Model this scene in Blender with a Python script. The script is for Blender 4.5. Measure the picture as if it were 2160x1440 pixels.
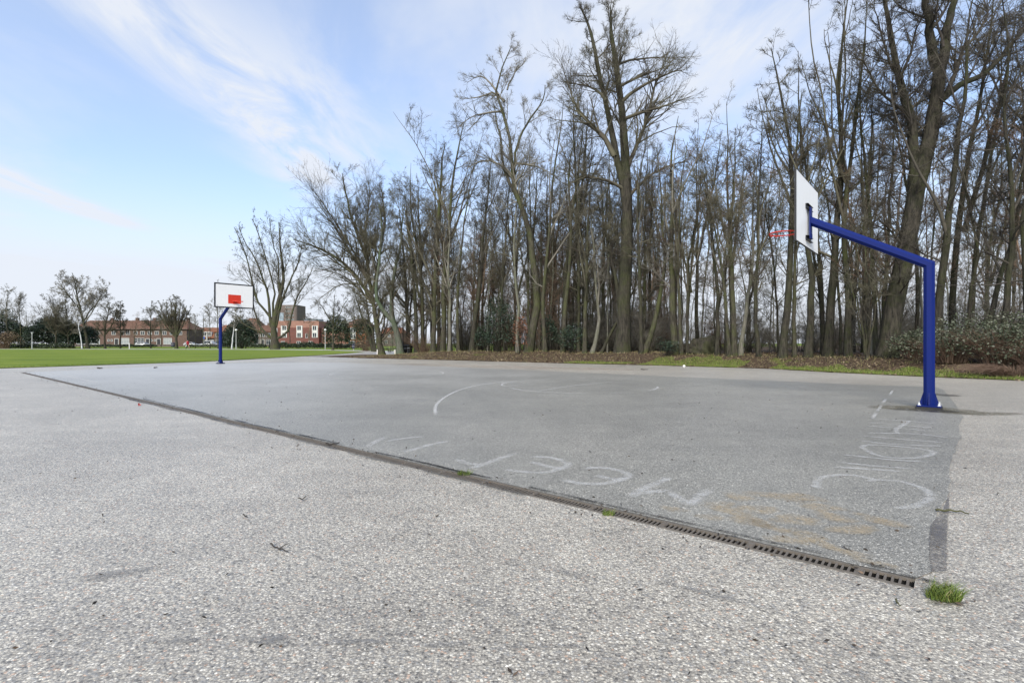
import bpy, bmesh, math, random
import numpy as np
from mathutils import Vector, Matrix
from mathutils.geometry import tessellate_polygon

for o in list(bpy.data.objects):
    bpy.data.objects.remove(o)
scene = bpy.context.scene
C = scene.collection

# ------------------------------------------------------------------ camera
CAM_H = 1.034           # metres above the paving
F = 1094.0              # focal length in pixels of a 2160 px wide frame
HOR = 724.0             # row of the horizon
cam_d = bpy.data.cameras.new("camera")
cam_d.sensor_width = 36.0
cam_d.lens = F / 2160.0 * 36.0
cam_d.shift_y = (HOR - 720.0) / 2160.0
cam_d.clip_start = 0.05
cam_d.clip_end = 6000.0
cam = bpy.data.objects.new("camera", cam_d)
C.objects.link(cam)
cam.location = (0, 0, CAM_H)
cam.rotation_euler = (math.radians(90), 0, 0)
scene.camera = cam

# ------------------------------------------------------------------ light
SUN_EL, SUN_AZ = math.radians(38), math.radians(197)   # azimuth clockwise from +Y
world = bpy.data.worlds.new("World")
scene.world = world
world.use_nodes = True
SKY_STRENGTH = 0.088
sun_d = bpy.data.lights.new("sun", 'SUN')
sun_d.energy = 1.5
sun_d.angle = math.radians(22)
sun_d.color = (1.0, 0.94, 0.84)
sun = bpy.data.objects.new("sun", sun_d)
C.objects.link(sun)
sd = Vector((math.sin(SUN_AZ) * math.cos(SUN_EL), math.cos(SUN_AZ) * math.cos(SUN_EL), math.sin(SUN_EL)))
sun.rotation_euler = sd.to_track_quat('Z', 'Y').to_euler()
sun.location = (-20, -20, 40)
scene.view_settings.view_transform = 'Standard'
scene.view_settings.look = 'None'
scene.view_settings.gamma = 1.0
scene.view_settings.use_curve_mapping = False
scene.view_settings.exposure = 1.75
scene.cycles.max_bounces = 5
scene.cycles.diffuse_bounces = 3
scene.cycles.transparent_max_bounces = 8


# ------------------------------------------------------------------ node helpers
class NT:
    def __init__(self, tree):
        self.t = tree
        self.n = tree.nodes
        self.l = tree.links

    def new(self, kind, **kw):
        nd = self.n.new(kind)
        for k, v in kw.items():
            setattr(nd, k, v)
        return nd

    def put(self, sock, v):
        if v is None:
            return
        if isinstance(v, bpy.types.NodeSocket):
            self.l.new(v, sock)
        elif isinstance(v, (tuple, list)) and len(v) == 3 and sock.type == 'RGBA':
            sock.default_value = (*v, 1)
        else:
            sock.default_value = v

    def math(self, op, a, b=None, c=None, clamp=False):
        nd = self.new('ShaderNodeMath', operation=op, use_clamp=clamp)
        self.put(nd.inputs[0], a)
        if b is not None:
            self.put(nd.inputs[1], b)
        if c is not None:
            self.put(nd.inputs[2], c)
        return nd.outputs[0]

    def mix(self, f, a, b, blend='MIX'):
        nd = self.new('ShaderNodeMix', data_type='RGBA', blend_type=blend)
        nd.clamp_factor = True
        self.put(nd.inputs[0], f)
        self.put(nd.inputs[6], a)
        self.put(nd.inputs[7], b)
        return nd.outputs[2]

    def noise(self, vec, scale, detail=4, rough=0.55, dist=0.0):
        nd = self.new('ShaderNodeTexNoise')
        self.put(nd.inputs['Vector'], vec)
        nd.inputs['Scale'].default_value = scale
        nd.inputs['Detail'].default_value = detail
        nd.inputs['Roughness'].default_value = rough
        nd.inputs['Distortion'].default_value = dist
        return nd.outputs['Fac']

    def vor(self, vec, scale, feature='F1'):
        nd = self.new('ShaderNodeTexVoronoi', feature=feature)
        self.put(nd.inputs['Vector'], vec)
        nd.inputs['Scale'].default_value = scale
        return nd

    def ramp(self, f, stops, interp='LINEAR'):
        nd = self.new('ShaderNodeValToRGB')
        cr = nd.color_ramp
        cr.interpolation = interp
        while len(cr.elements) < len(stops):
            cr.elements.new(0.5)
        for e, (p, c) in zip(cr.elements, stops):
            e.position = p
            e.color = (c, c, c, 1) if isinstance(c, (int, float)) else (*c, 1)
        self.put(nd.inputs[0], f)
        return nd.outputs[0]

    def smooth(self, v, a, b):
        nd = self.new('ShaderNodeMapRange', interpolation_type='SMOOTHSTEP')
        self.put(nd.inputs[0], v)
        nd.inputs[1].default_value = a
        nd.inputs[2].default_value = b
        return nd.outputs[0]

    def mapping(self, vec, scale=(1, 1, 1), rot=(0, 0, 0), loc=(0, 0, 0)):
        nd = self.new('ShaderNodeMapping')
        self.put(nd.inputs[0], vec)
        nd.inputs['Location'].default_value = loc
        nd.inputs['Rotation'].default_value = rot
        nd.inputs['Scale'].default_value = scale
        return nd.outputs[0]

    def sep(self, vec):
        nd = self.new('ShaderNodeSeparateXYZ')
        self.put(nd.inputs[0], vec)
        return nd.outputs

    def comb(self, x, y, z):
        nd = self.new('ShaderNodeCombineXYZ')
        for i, v in enumerate((x, y, z)):
            self.put(nd.inputs[i], v)
        return nd.outputs[0]


def new_mat(name):
    m = bpy.data.materials.new(name)
    m.use_nodes = True
    nt = NT(m.node_tree)
    bsdf = nt.n['Principled BSDF']
    tc = nt.new('ShaderNodeTexCoord')
    return m, nt, bsdf, tc.outputs['Object']


def set_b(nt, b, color=None, rough=None, spec=None, metal=None, bump=None, bump_d=0.01, bump_s=0.5):
    nt.put(b.inputs['Base Color'], color)
    nt.put(b.inputs['Roughness'], rough)
    nt.put(b.inputs['Specular IOR Level'], spec)
    nt.put(b.inputs['Metallic'], metal)
    if bump is not None:
        bp = nt.new('ShaderNodeBump')
        bp.inputs['Strength'].default_value = bump_s
        bp.inputs['Distance'].default_value = bump_d
        nt.put(bp.inputs['Height'], bump)
        nt.l.new(bp.outputs[0], b.inputs['Normal'])


def plain(name, col, rough=0.6, var=0.12, scale=6, metal=0.0, spec=0.4):
    m, nt, b, v = new_mat(name)
    n = nt.noise(v, scale, 5)
    lo = tuple(c * (1 - var) for c in col)
    hi = tuple(min(1, c * (1 + var)) for c in col)
    set_b(nt, b, nt.mix(n, lo, hi), rough, spec, metal)
    return m


# ------------------------------------------------------------------ sky (world)
def build_world():
    nt = NT(world.node_tree)
    bg = nt.n['Background']
    sky = nt.new('ShaderNodeTexSky', sky_type='NISHITA')
    sky.sun_disc = False
    sky.sun_elevation = SUN_EL
    sky.sun_rotation = SUN_AZ
    sky.air_density = 1.0
    sky.dust_density = 1.2
    sky.ozone_density = 4.5
    tc = nt.new('ShaderNodeTexCoord')
    d = tc.outputs['Generated']
    x, y, z = nt.sep(d)
    zc = nt.math('MAXIMUM', z, 0.02)
    u = nt.math('DIVIDE', x, zc)
    v = nt.math('DIVIDE', y, zc)
    p = nt.comb(u, v, 0.0)
    # drifting cirrus sheets seen on a flat layer overhead: long streaks that run away from the camera
    w1 = nt.noise(nt.mapping(p, (0.9, 0.55, 1)), 1.0, 5, 0.6)
    w2 = nt.noise(nt.mapping(p, (2.2, 0.8, 1), (0, 0, 0.25), (3.1, 1.7, 0)), 1.3, 6, 0.62, 0.6)
    uu = nt.math('ADD', nt.math('ADD', u, nt.math('MULTIPLY', nt.math('SUBTRACT', v, 2.0), 0.12)),
                 nt.math('MULTIPLY', nt.math('SUBTRACT', w1, 0.5), 0.55))

    def band(c, half, amp, v0, v1):
        g = nt.math('DIVIDE', nt.math('SUBTRACT', uu, c), half)
        g = nt.math('EXPONENT', nt.math('MULTIPLY', nt.math('MULTIPLY', g, g), -1.0))
        e = nt.math('MULTIPLY', nt.smooth(v, v0 - 0.6, v0 + 0.4), nt.math('SUBTRACT', 1.0, nt.smooth(v, v1 - 0.5, v1 + 0.6)))
        return nt.math('MULTIPLY', nt.math('MULTIPLY', g, amp), e)
    tex = nt.math('MULTIPLY', nt.smooth(w2, 0.28, 0.66), 1.05)
    bands = nt.math('ADD', nt.math('ADD', band(-1.14, 0.2, 0.8, 1.1, 3.4), band(-0.8, 0.3, 0.5, 1.7, 3.2)),
                    nt.math('ADD', band(-2.95, 0.17, 1.1, 2.2, 4.2), band(0.55, 0.6, 0.45, 0.6, 2.2)))
    bands = nt.math('MULTIPLY', bands, tex)
    w3 = nt.noise(nt.mapping(p, (0.5, 0.3, 1), (0, 0, 0.2), (7.7, 2.2, 0)), 1.1, 6, 0.6, 0.4)
    veil = nt.math('MULTIPLY', nt.smooth(w3, 0.46, 0.75), 0.4)
    hz = nt.math('MULTIPLY', nt.math('SUBTRACT', 1.0, nt.smooth(z, 0.0, 0.30)), 0.95)
    f = nt.math('ADD', nt.math('ADD', bands, veil), nt.math('MULTIPLY', hz, nt.math('ADD', 0.8, nt.math('MULTIPLY', w1, 0.4))))
    f = nt.math('ADD', f, 0.32)
    f = nt.math('MINIMUM', f, 0.97)
    col = nt.mix(f, sky.outputs[0], CLOUD)
    nt.l.new(col, bg.inputs['Color'])
    bg.inputs['Strength'].default_value = SKY_STRENGTH


CLOUD = (2.78, 2.93, 3.22)
build_world()


# ------------------------------------------------------------------ object helpers
def link(name, me, mat=None, parent=None, loc=None, smooth=False):
    o = bpy.data.objects.new(name, me)
    C.objects.link(o)
    if mat is not None and me is not None:
        me.materials.clear()
        for m in (mat if isinstance(mat, (list, tuple)) else [mat]):
            me.materials.append(m)
    if parent is not None:
        o.parent = parent
    if loc is not None:
        o.location = loc
    if smooth:
        me.polygons.foreach_set('use_smooth', np.ones(len(me.polygons), dtype=bool))
    return o


def thing(name, label, cat, loc=(0, 0, 0), rz=0.0, group=None):
    o = bpy.data.objects.new(name, None)
    o.empty_display_size = 0.2
    C.objects.link(o)
    o.location = loc
    o.rotation_euler = (0, 0, rz)
    return tag(o, label, cat, group)


def tag(o, label=None, cat=None, group=None, kind=None):
    if label:
        o['label'] = label
    if cat:
        o['category'] = cat
    if group:
        o['group'] = group
    if kind:
        o['kind'] = kind
    return o


def dup(root, label=None, loc=None, rz=None, scale=None, group=None):
    def cp(o, par):
        c = o.copy()
        C.objects.link(c)
        if par is not None:
            c.parent = par
        for ch in o.children:
            cp(ch, c)
        return c
    r = cp(root, None)
    if label:
        r['label'] = label
    if group:
        r['group'] = group
    if loc is not None:
        r.location = loc
    if rz is not None:
        r.rotation_euler = (0, 0, rz)
    if scale is not None:
        r.scale = scale if isinstance(scale, (tuple, list)) else (scale,) * 3
    return r


def me_pydata(name, vs, fs):
    me = bpy.data.meshes.new(name)
    me.from_pydata([tuple(v) for v in vs], [], fs)
    me.update()
    return me


def me_arrays(name, verts, quads=None, tris=None, smooth=False):
    """fast mesh from numpy arrays"""
    me = bpy.data.meshes.new(name)
    nq = 0 if quads is None else len(quads)
    ntr = 0 if tris is None else len(tris)
    me.vertices.add(len(verts))
    me.vertices.foreach_set('co', np.asarray(verts, dtype=np.float32).ravel())
    loops = []
    if nq:
        loops.append(np.asarray(quads, dtype=np.int32).ravel())
    if ntr:
        loops.append(np.asarray(tris, dtype=np.int32).ravel())
    lp = np.concatenate(loops)
    me.loops.add(len(lp))
    me.loops.foreach_set('vertex_index', lp)
    me.polygons.add(nq + ntr)
    st = np.concatenate([np.arange(nq) * 4, nq * 4 + np.arange(ntr) * 3]).astype(np.int32)
    me.polygons.foreach_set('loop_start', st)
    if smooth:
        me.polygons.foreach_set('use_smooth', np.ones(nq + ntr, dtype=bool))
    me.update(calc_edges=True)
    me.validate()
    return me


class MB:
    """collects boxes, prisms and tubes into one bmesh"""
    def __init__(self):
        self.v, self.f = [], []

    def box(self, c, s, rot=None):
        n = len(self.v)
        for dx in (-.5, .5):
            for dy in (-.5, .5):
                for dz in (-.5, .5):
                    p = Vector((dx * s[0], dy * s[1], dz * s[2]))
                    if rot is not None:
                        p = rot @ p
                    self.v.append(p + Vector(c))
        for q in ((0, 1, 3, 2), (4, 6, 7, 5), (0, 4, 5, 1), (2, 3, 7, 6), (0, 2, 6, 4), (1, 5, 7, 3)):
            self.f.append([n + i for i in q])
        return self

    def rings(self, rings, close=False, caps=True):
        n0 = len(self.v)
        k = len(rings[0])
        for r in rings:
            self.v += [Vector(p) for p in r]
        m = len(rings)
        for i in range(m if close else m - 1):
            for j in range(k):
                a = n0 + i * k + j
                b = n0 + i * k + (j + 1) % k
                c = n0 + ((i + 1) % m) * k + (j + 1) % k
                d = n0 + ((i + 1) % m) * k + j
                self.f.append([a, b, c, d])
        if caps and not close:
            self.f.append([n0 + j for j in range(k)][::-1])
            self.f.append([n0 + (m - 1) * k + j for j in range(k)])
        return self

    def tube(self, pts, r, k=8, rot=0.0, caps=True):
        pts = [Vector(p) for p in pts]
        rs = r if isinstance(r, (list, tuple)) else [r] * len(pts)
        rings = []
        for i, p in enumerate(pts):
            t = (pts[min(i + 1, len(pts) - 1)] - pts[max(i - 1, 0)]).normalized()
            ref = Vector((0, 0, 1)) if abs(t.z) < 0.95 else Vector((0, 1, 0))
            u = ref.cross(t).normalized()
            w = t.cross(u)
            rings.append([p + rs[i] * (math.cos(rot + 2 * math.pi * j / k) * u + math.sin(rot + 2 * math.pi * j / k) * w) for j in range(k)])
        return self.rings(rings, caps=caps)

    def prism(self, poly, axis, a, b):
        """poly: 2-D outline; axis: index of the extruded axis"""
        def put(p, h):
            q = [0, 0, 0]
            o = [i for i in range(3) if i != axis]
            q[o[0]], q[o[1]], q[axis] = p[0], p[1], h
            return q
        return self.rings([[put(p, a) for p in poly], [put(p, b) for p in poly]])

    def mesh(self, name, bevel=0.0):
        me = me_pydata(name, self.v, self.f)
        bm = bmesh.new()
        bm.from_mesh(me)
        bmesh.ops.recalc_face_normals(bm, faces=bm.faces)
        if bevel:
            bmesh.ops.bevel(bm, geom=[e for e in bm.edges], offset=bevel, segments=1, affect='EDGES', clamp_overlap=True)
        bm.to_mesh(me)
        bm.free()
        return me

    def obj(self, name, mat, parent=None, bevel=0.0, smooth=False, loc=None):
        return link(name, self.mesh(name, bevel), mat, parent, loc, smooth)


# ------------------------------------------------------------------ coordinates
AX = Vector((-0.763, 0.646, 0)).normalized()     # along the court, towards the far hoop
PX = Vector((0.646, 0.763, 0)).normalized()      # across the court, away from the camera


def G(px, py):
    """point of the flat ground seen at photo pixel (px, py)"""
    d = CAM_H * F / (py - HOR)
    return Vector(((px - 1080) / F * d, d, 0))


def at(px, d, z=0.0):
    return Vector(((px - 1080) / F * d, d, z))


def P3(px, py, d):
    return np.array([(px - 1080) / F * d, d, CAM_H + (HOR - py) / F * d])


def st(s, t, z=0.0):
    return AX * s + PX * t + Vector((0, 0, z))


def ss(v, a, b):
    t = min(1, max(0, (v - a) / (b - a)))
    return t * t * (3 - 2 * t)


EDGE_PX = [(2160, 803), (1960, 795), (1740, 784.5), (1620, 777.5), (1400, 771), (1220, 767), (1000, 761), (860, 757.4), (806, 756), (770, 755.4)]
EDGE = [Vector((60, -32, 0)), Vector((30, 0.0, 0))] + [G(*p) for p in EDGE_PX]      # paving / verge border
_es = np.array([e.dot(AX) for e in EDGE])
_et = np.array([e.dot(PX) for e in EDGE])
_eo = np.argsort(_es)


def edge_t(s):
    return float(np.interp(s, _es[_eo], _et[_eo]))


def ground_z(x, y):
    p = Vector((x, y, 0))
    s, t = p.dot(AX), p.dot(PX)
    b = ss(t - edge_t(s), 0.2, 4.0)
    fade = 1 - 0.8 * ss(s, 24, 36)
    n = 0.05 * math.sin(x * 0.9 + 1.3 * math.sin(y * 0.5)) * b
    return (0.47 * b + n) * fade


# ------------------------------------------------------------------ ground materials
def aggregate(name, scale, stops, joint, big_lo, big_hi, rough, bump_d, fleck=None, fine=None):
    m, nt, b, v = new_mat(name)
    warp = nt.new('ShaderNodeVectorMath', operation='ADD')
    nz = nt.new('ShaderNodeTexNoise')
    nz.inputs['Scale'].default_value = scale * 0.9
    nt.l.new(v, nz.inputs['Vector'])
    sc = nt.new('ShaderNodeVectorMath', operation='SCALE')
    nt.l.new(nz.outputs['Color'], sc.inputs[0])
    sc.inputs['Scale'].default_value = 0.9 / scale
    nt.l.new(v, warp.inputs[0])
    nt.l.new(sc.outputs[0], warp.inputs[1])
    wv = warp.outputs[0]
    vo = nt.vor(wv, scale)
    r = nt.sep(vo.outputs['Color'])[0]
    stone = nt.ramp(r, stops, 'CONSTANT')
    dist = vo.outputs['Distance']
    j = nt.smooth(dist, 0.34, 0.62)
    col = nt.mix(nt.math('MULTIPLY', j, 0.85), stone, joint)
    vo2 = nt.vor(v, scale * 2.6)
    r2 = nt.sep(vo2.outputs['Color'])[1]
    grit = nt.ramp(r2, [(0.0, 0.55), (0.5, 0.95), (0.8, 1.25), (0.93, 1.6)], 'CONSTANT')
    col = nt.mix(0.55, col, nt.mix(1.0, col, grit, 'MULTIPLY'))
    n1 = nt.noise(v, 0.28, 4, 0.55)
    n2 = nt.noise(v, 2.3, 6, 0.65)
    n3 = nt.noise(nt.mapping(v, (0.5, 2.6, 1), (0, 0, -0.7)), 0.9, 5, 0.6)
    tone = nt.math('ADD', nt.math('ADD', nt.math('MULTIPLY', n1, 0.5), nt.math('MULTIPLY', n2, 0.3)), nt.math('MULTIPLY', n3, 0.2))
    tone = nt.smooth(tone, 0.36, 0.64)
    shade = nt.mix(tone, big_lo, big_hi)
    col = nt.mix(1.0, col, shade, 'MULTIPLY')
    # salt and pepper grain that still reads some metres away
    n4 = nt.noise(v, 46, 3, 0.8)
    gr = nt.ramp(n4, [(0.36, 0.78), (0.5, 1.0), (0.64, 1.2)])
    col = nt.mix(0.8, col, nt.mix(1.0, col, gr, 'MULTIPLY'))
    # scattered dark grime spots
    sp = nt.smooth(nt.noise(v, 7.0, 5, 0.7), 0.66, 0.78)
    col = nt.mix(nt.math('MULTIPLY', sp, 0.35), col, (0.06, 0.055, 0.05))
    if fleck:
        # grazing sky sheen put into the colour, paler towards the far hoop
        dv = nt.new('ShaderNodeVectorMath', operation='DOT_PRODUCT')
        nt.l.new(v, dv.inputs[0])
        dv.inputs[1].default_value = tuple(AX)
        far_sheen = nt.math('MULTIPLY', nt.smooth(nt.math('ADD', dv.outputs['Value'], nt.math('MULTIPLY', nt.math('SUBTRACT', n1, 0.5), 14.0)), 5.0, 25.0), 0.45)
        col = nt.mix(far_sheen, col, (0.50, 0.495, 0.475))
        vf = nt.vor(nt.mapping(v, loc=(3.3, 1.2, 0)), scale * 0.55)
        rf = nt.math('MULTIPLY', nt.math('GREATER_THAN', nt.sep(vf.outputs['Color'])[2], 0.8),
                     nt.math('LESS_THAN', vf.outputs['Distance'], 0.3))
        col = nt.mix(rf, col, fleck)
    h = nt.math('SUBTRACT', 1.0, dist)
    set_b(nt, b, col, rough, 0.5, bump=h, bump_d=bump_d, bump_s=0.6)
    return m


M = {}
M['paving'] = aggregate('paving', 92,
                        [(0.0, (0.1580, 0.1526, 0.1421)), (0.11, (0.3216, 0.3193, 0.3039)), (0.30, (0.4578, 0.4354, 0.3811)), (0.54, (0.5614, 0.5267, 0.4481)),
                         (0.78, (0.6540, 0.6235, 0.5408)), (0.88, (0.5232, 0.3870, 0.2935)), (0.93, (0.7630, 0.7310, 0.6489))],
                        (0.2889, 0.2687, 0.2348), (0.78, 0.765, 0.74), (1.10, 1.085, 1.045), 0.40, 0.005)
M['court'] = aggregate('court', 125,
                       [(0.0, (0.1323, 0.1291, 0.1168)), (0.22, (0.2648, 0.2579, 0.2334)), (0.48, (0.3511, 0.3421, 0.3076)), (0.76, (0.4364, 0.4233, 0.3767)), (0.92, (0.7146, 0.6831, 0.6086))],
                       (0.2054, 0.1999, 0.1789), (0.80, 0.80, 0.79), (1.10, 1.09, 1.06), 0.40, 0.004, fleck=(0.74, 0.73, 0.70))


def grass_mat():
    m, nt, b, v = new_mat('lawn_grass')
    n1 = nt.noise(nt.mapping(v, (0.25, 1.0, 1)), 0.5, 5, 0.6)
    n2 = nt.noise(v, 14, 6, 0.75)
    n3 = nt.noise(nt.mapping(v, (0.12, 1, 1)), 1.6, 4, 0.6)
    t = nt.math('ADD', nt.math('MULTIPLY', n1, 0.45), nt.math('ADD', nt.math('MULTIPLY', n2, 0.3), nt.math('MULTIPLY', n3, 0.25)))
    col = nt.ramp(t, [(0.38, (0.055, 0.092, 0.009)), (0.5, (0.118, 0.168, 0.014)), (0.61, (0.205, 0.228, 0.036))])
    set_b(nt, b, col, 0.85, 0.15, bump=n2, bump_d=0.04, bump_s=0.7)
    return m


M['grass'] = grass_mat()


def floor_mat():
    m, nt, b, v = new_mat('woodland_floor')
    n1 = nt.noise(v, 0.55, 5, 0.65)
    n2 = nt.noise(v, 11, 6, 0.7)
    vo = nt.vor(v, 16)
    leaf = nt.ramp(nt.sep(vo.outputs['Color'])[0], [(0, (0.03, 0.02, 0.013)), (0.35, (0.065, 0.042, 0.027)), (0.6, (0.105, 0.07, 0.044)), (0.85, (0.17, 0.125, 0.08))], 'CONSTANT')
    soil = nt.mix(n2, (0.03, 0.022, 0.015), (0.09, 0.065, 0.04))
    col = nt.mix(0.6, soil, leaf)
    g = nt.smooth(n1, 0.6, 0.68)
    green = nt.mix(n2, (0.06, 0.09, 0.012), (0.16, 0.2, 0.03))
    col = nt.mix(nt.math('MULTIPLY', g, 0.75), col, green)
    set_b(nt, b, col, 0.9, 0.15, bump=n2, bump_d=0.05, bump_s=0.8)
    return m


M['floor'] = floor_mat()


def sheet(name, loops, z, mat, kind='structure', label=None, cat=None):
    """flat sheet from an outer loop and holes"""
    loops3 = [[Vector((p[0], p[1], z)) for p in lp] for lp in loops]
    tr = tessellate_polygon(loops3)
    vs = [p for lp in loops3 for p in lp]
    me = me_pydata(name, vs, [list(t) for t in tr])
    bm = bmesh.new()
    bm.from_mesh(me)
    for f in bm.faces:
        if f.normal.z < 0:
            f.normal_flip()
    bm.to_mesh(me)
    bm.free()
    return tag(link(name, me, mat), label, cat, None, kind)


# drain frame in court coordinates
DR_S0, DR_S1, DR_T0, DR_T1 = 0.12, 25.2, 2.76, 2.882
drain_hole = [st(DR_S0, DR_T0), st(DR_S1, DR_T0), st(DR_S1, DR_T1), st(DR_S0, DR_T1)]
big = 2500
sheet('ground', [[(-big, -60), (big, -60), (big, 4000), (-big, 4000)], drain_hole], -0.012, M['grass'])

lawn_near = [G(-500, 790), G(-200, 783), G(0, 777), G(210, 770.3), G(420, 763.3), G(520, 758.2), G(600, 753.6), G(660, 750.2), G(700, 747.8), G(730, 745.6), G(750, 743.9), G(760, 742.7)]
lawn_far = [G(764, 742.0), G(755, 741.2), G(738, 740.4), G(690, 739.1), G(640, 738.3), G(570, 737.7), G(500, 737.4), G(300, 736.9), G(0, 736.7), G(-500, 736.5)]
path_top = [G(-500, 735.5), G(0, 735.6), G(300, 735.7), G(500, 736.0), G(600, 736.4), G(690, 737.3), G(745, 738.5), G(800, 739.6), G(850, 740.4)]
tip = [G(860, 744.5), G(815, 748.8), G(790, 751.8), G(764, 753.6), G(753, 754.7)]
paving_loop = EDGE + tip[::-1] + path_top[::-1] + lawn_far[::-1] + lawn_near[::-1] + [Vector((-34, 2, 0)), Vector((-50, -35, 0))]
sheet('paving', [paving_loop, drain_hole], 0.0, M['paving'])
sheet('lawn', [lawn_near + lawn_far], 0.02, M['grass'])
court_loop = [st(DR_S1, DR_T1), st(25.9, 5), st(27.2, 8), st(28.6, 10.2), st(28.4, 12), st(26.8, 14), st(24.8, 15.35), st(18, 15.55), st(12, 15.5), st(6, 15.55), st(1.2, 15.6), G(1940, 815), G(1974, 816), G(1990, 822), G(2004, 838), G(2019, 858)]
right_edge = [(2024, 868), (2027, 880), (2024, 905), (2019, 935), (2012, 965), (2007, 1000), (2002, 1040), (1985, 1078), (1966, 1105), (1960, 1140), (1963, 1180), (1966, 1207)]
rr = random.Random(4)
re_ = []
wv_ = 0.0
for (xa, ya), (xb, yb) in zip(right_edge[:-1], right_edge[1:]):
    for k in range(6):
        q = k / 6
        wv_ = 0.75 * wv_ + rr.gauss(0, 2.6)
        re_.append(G(xa + (xb - xa) * q + wv_, ya + (yb - ya) * q))
court_loop += re_ + [G(*right_edge[-1])]
court_loop += [st(DR_S0, DR_T1)]
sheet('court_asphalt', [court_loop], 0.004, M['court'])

# second verge on the far side of the path, below the trees on the wood's left corner
M['verge2'] = M['floor']


def woodland_floor():
    ss_ = np.concatenate([np.linspace(-60, 2, 40), np.linspace(2.5, 39.2, 150)])
    offs = [0, .15, .4, .8, 1.3, 2, 2.8, 3.6, 4.5, 6, 9, 14, 22, 34, 55, 90, 140, 240]
    vs = []
    for s in ss_:
        t0 = edge_t(s)
        for k, of in enumerate(offs):
            jit = 0.09 * math.sin(s * 5.1) + 0.07 * math.sin(s * 12.7 + 1) if k == 0 else 0
            p = st(s + (0 if s < 33 else min(of, 12) * -0.55 * (s - 33) / 6), t0 + of + jit)
            z = ground_z(p.x, p.y) + 0.012
            vs.append((p.x, p.y, z))
    n = len(offs)
    fs = [(i * n + j, i * n + j + 1, (i + 1) * n + j + 1, (i + 1) * n + j) for i in range(len(ss_) - 1) for j in range(n - 1)]
    me = me_pydata('woodland_floor', vs, fs)
    bm = bmesh.new()
    bm.from_mesh(me)
    for f in bm.faces:
        if f.normal.z < 0:
            f.normal_flip()
    bm.to_mesh(me)
    bm.free()
    tag(link('woodland_floor', me, M['floor'], smooth=True), kind='structure')


woodland_floor()


# ------------------------------------------------------------------ markings, chalk, stains
def fade_mat(name, col, cover, scale, rough=0.7, lo=0.36, hi=0.62):
    """worn deposit on the asphalt: the grain below shows through; vertex attribute 'fade' softens the rim"""
    m, nt, b, v = new_mat(name)
    a = nt.new('ShaderNodeAttribute', attribute_name='fade')
    n1 = nt.noise(v, scale, 6, 0.75)
    n2 = nt.noise(v, 75, 3, 0.7)
    n = nt.math('ADD', nt.math('MULTIPLY', n1, 0.5), nt.math('MULTIPLY', n2, 0.5))
    f = nt.math('MULTIPLY', nt.smooth(n, lo, hi), nt.math('MULTIPLY', a.outputs['Fac'], cover))
    set_b(nt, b, col, rough, 0.3)
    tr = nt.new('ShaderNodeBsdfTransparent')
    mx = nt.new('ShaderNodeMixShader')
    nt.l.new(f, mx.inputs[0])
    nt.l.new(tr.outputs[0], mx.inputs[1])
    nt.l.new(b.outputs[0], mx.inputs[2])
    nt.l.new(mx.outputs[0], nt.n['Material Output'].inputs[0])
    return m


M['line'] = fade_mat('line_paint', (0.60, 0.60, 0.575), 0.62, 9, 0.7, 0.33, 0.58)
M['chalk'] = fade_mat('chalk', (0.62, 0.62, 0.60), 0.40, 9, 0.8, 0.36, 0.60)
M['sand'] = fade_mat('sand_stain', (0.41, 0.335, 0.225), 0.68, 8, 0.7, 0.38, 0.64)
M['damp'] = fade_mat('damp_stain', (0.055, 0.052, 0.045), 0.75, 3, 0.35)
M['silt'] = fade_mat('silt_stain', (0.17, 0.155, 0.11), 0.95, 3, 0.5)
M['patch'] = fade_mat('tar_patch', (0.115, 0.11, 0.11), 0.9, 2, 0.5)


def catmull(pts, per=8):
    pts = [Vector(p) for p in pts]
    if len(pts) < 3:
        return [pts[0].lerp(pts[-1], i / per) for i in range(per + 1)]
    out = []
    for i in range(len(pts) - 1):
        p0, p1, p2, p3 = pts[max(i - 1, 0)], pts[i], pts[i + 1], pts[min(i + 2, len(pts) - 1)]
        for k in range(per):
            t = k / per
            out.append(0.5 * ((2 * p1) + (p2 - p0) * t + (2 * p0 - 5 * p1 + 4 * p2 - p3) * t * t + (3 * p1 - p0 - 3 * p2 + p3) * t ** 3))
    return out + [pts[-1]]


def fade_mesh(name, vs, fs, fd, mat, parent=None):
    me = me_pydata(name, vs, fs)
    a = me.attributes.new('fade', 'FLOAT', 'POINT')
    a.data.foreach_set('value', fd)
    return link(name, me, mat, parent)


def strokes_obj(name, strokes, width, z, mat, soft=0.6, parent=None):
    vs, fs, fd = [], [], []
    for k, stv in enumerate(strokes):
        pts = catmull(stv)
        n0 = len(vs)
        for i, p in enumerate(pts):
            t = (pts[min(i + 1, len(pts) - 1)] - pts[max(i - 1, 0)])
            t.z = 0
            t.normalize()
            nrm = Vector((-t.y, t.x, 0))
            end = min(1, 0.25 + 1.2 * min(i, len(pts) - 1 - i) / 5)
            for o, f in ((-1, 1 - soft), (-0.3 if soft > 0.9 else -0.45, 1), (0.3 if soft > 0.9 else 0.45, 1), (1, 1 - soft)):
                q = p + nrm * o * width / 2
                vs.append((q.x, q.y, z + 0.0004 * (k % 7)))
                fd.append(f * end)
        for i in range(len(pts) - 1):
            for j in range(3):
                a = n0 + i * 4 + j
                fs.append((a, a + 1, a + 5, a + 4))
    return fade_mesh(name, vs, fs, fd, mat, parent)


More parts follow.
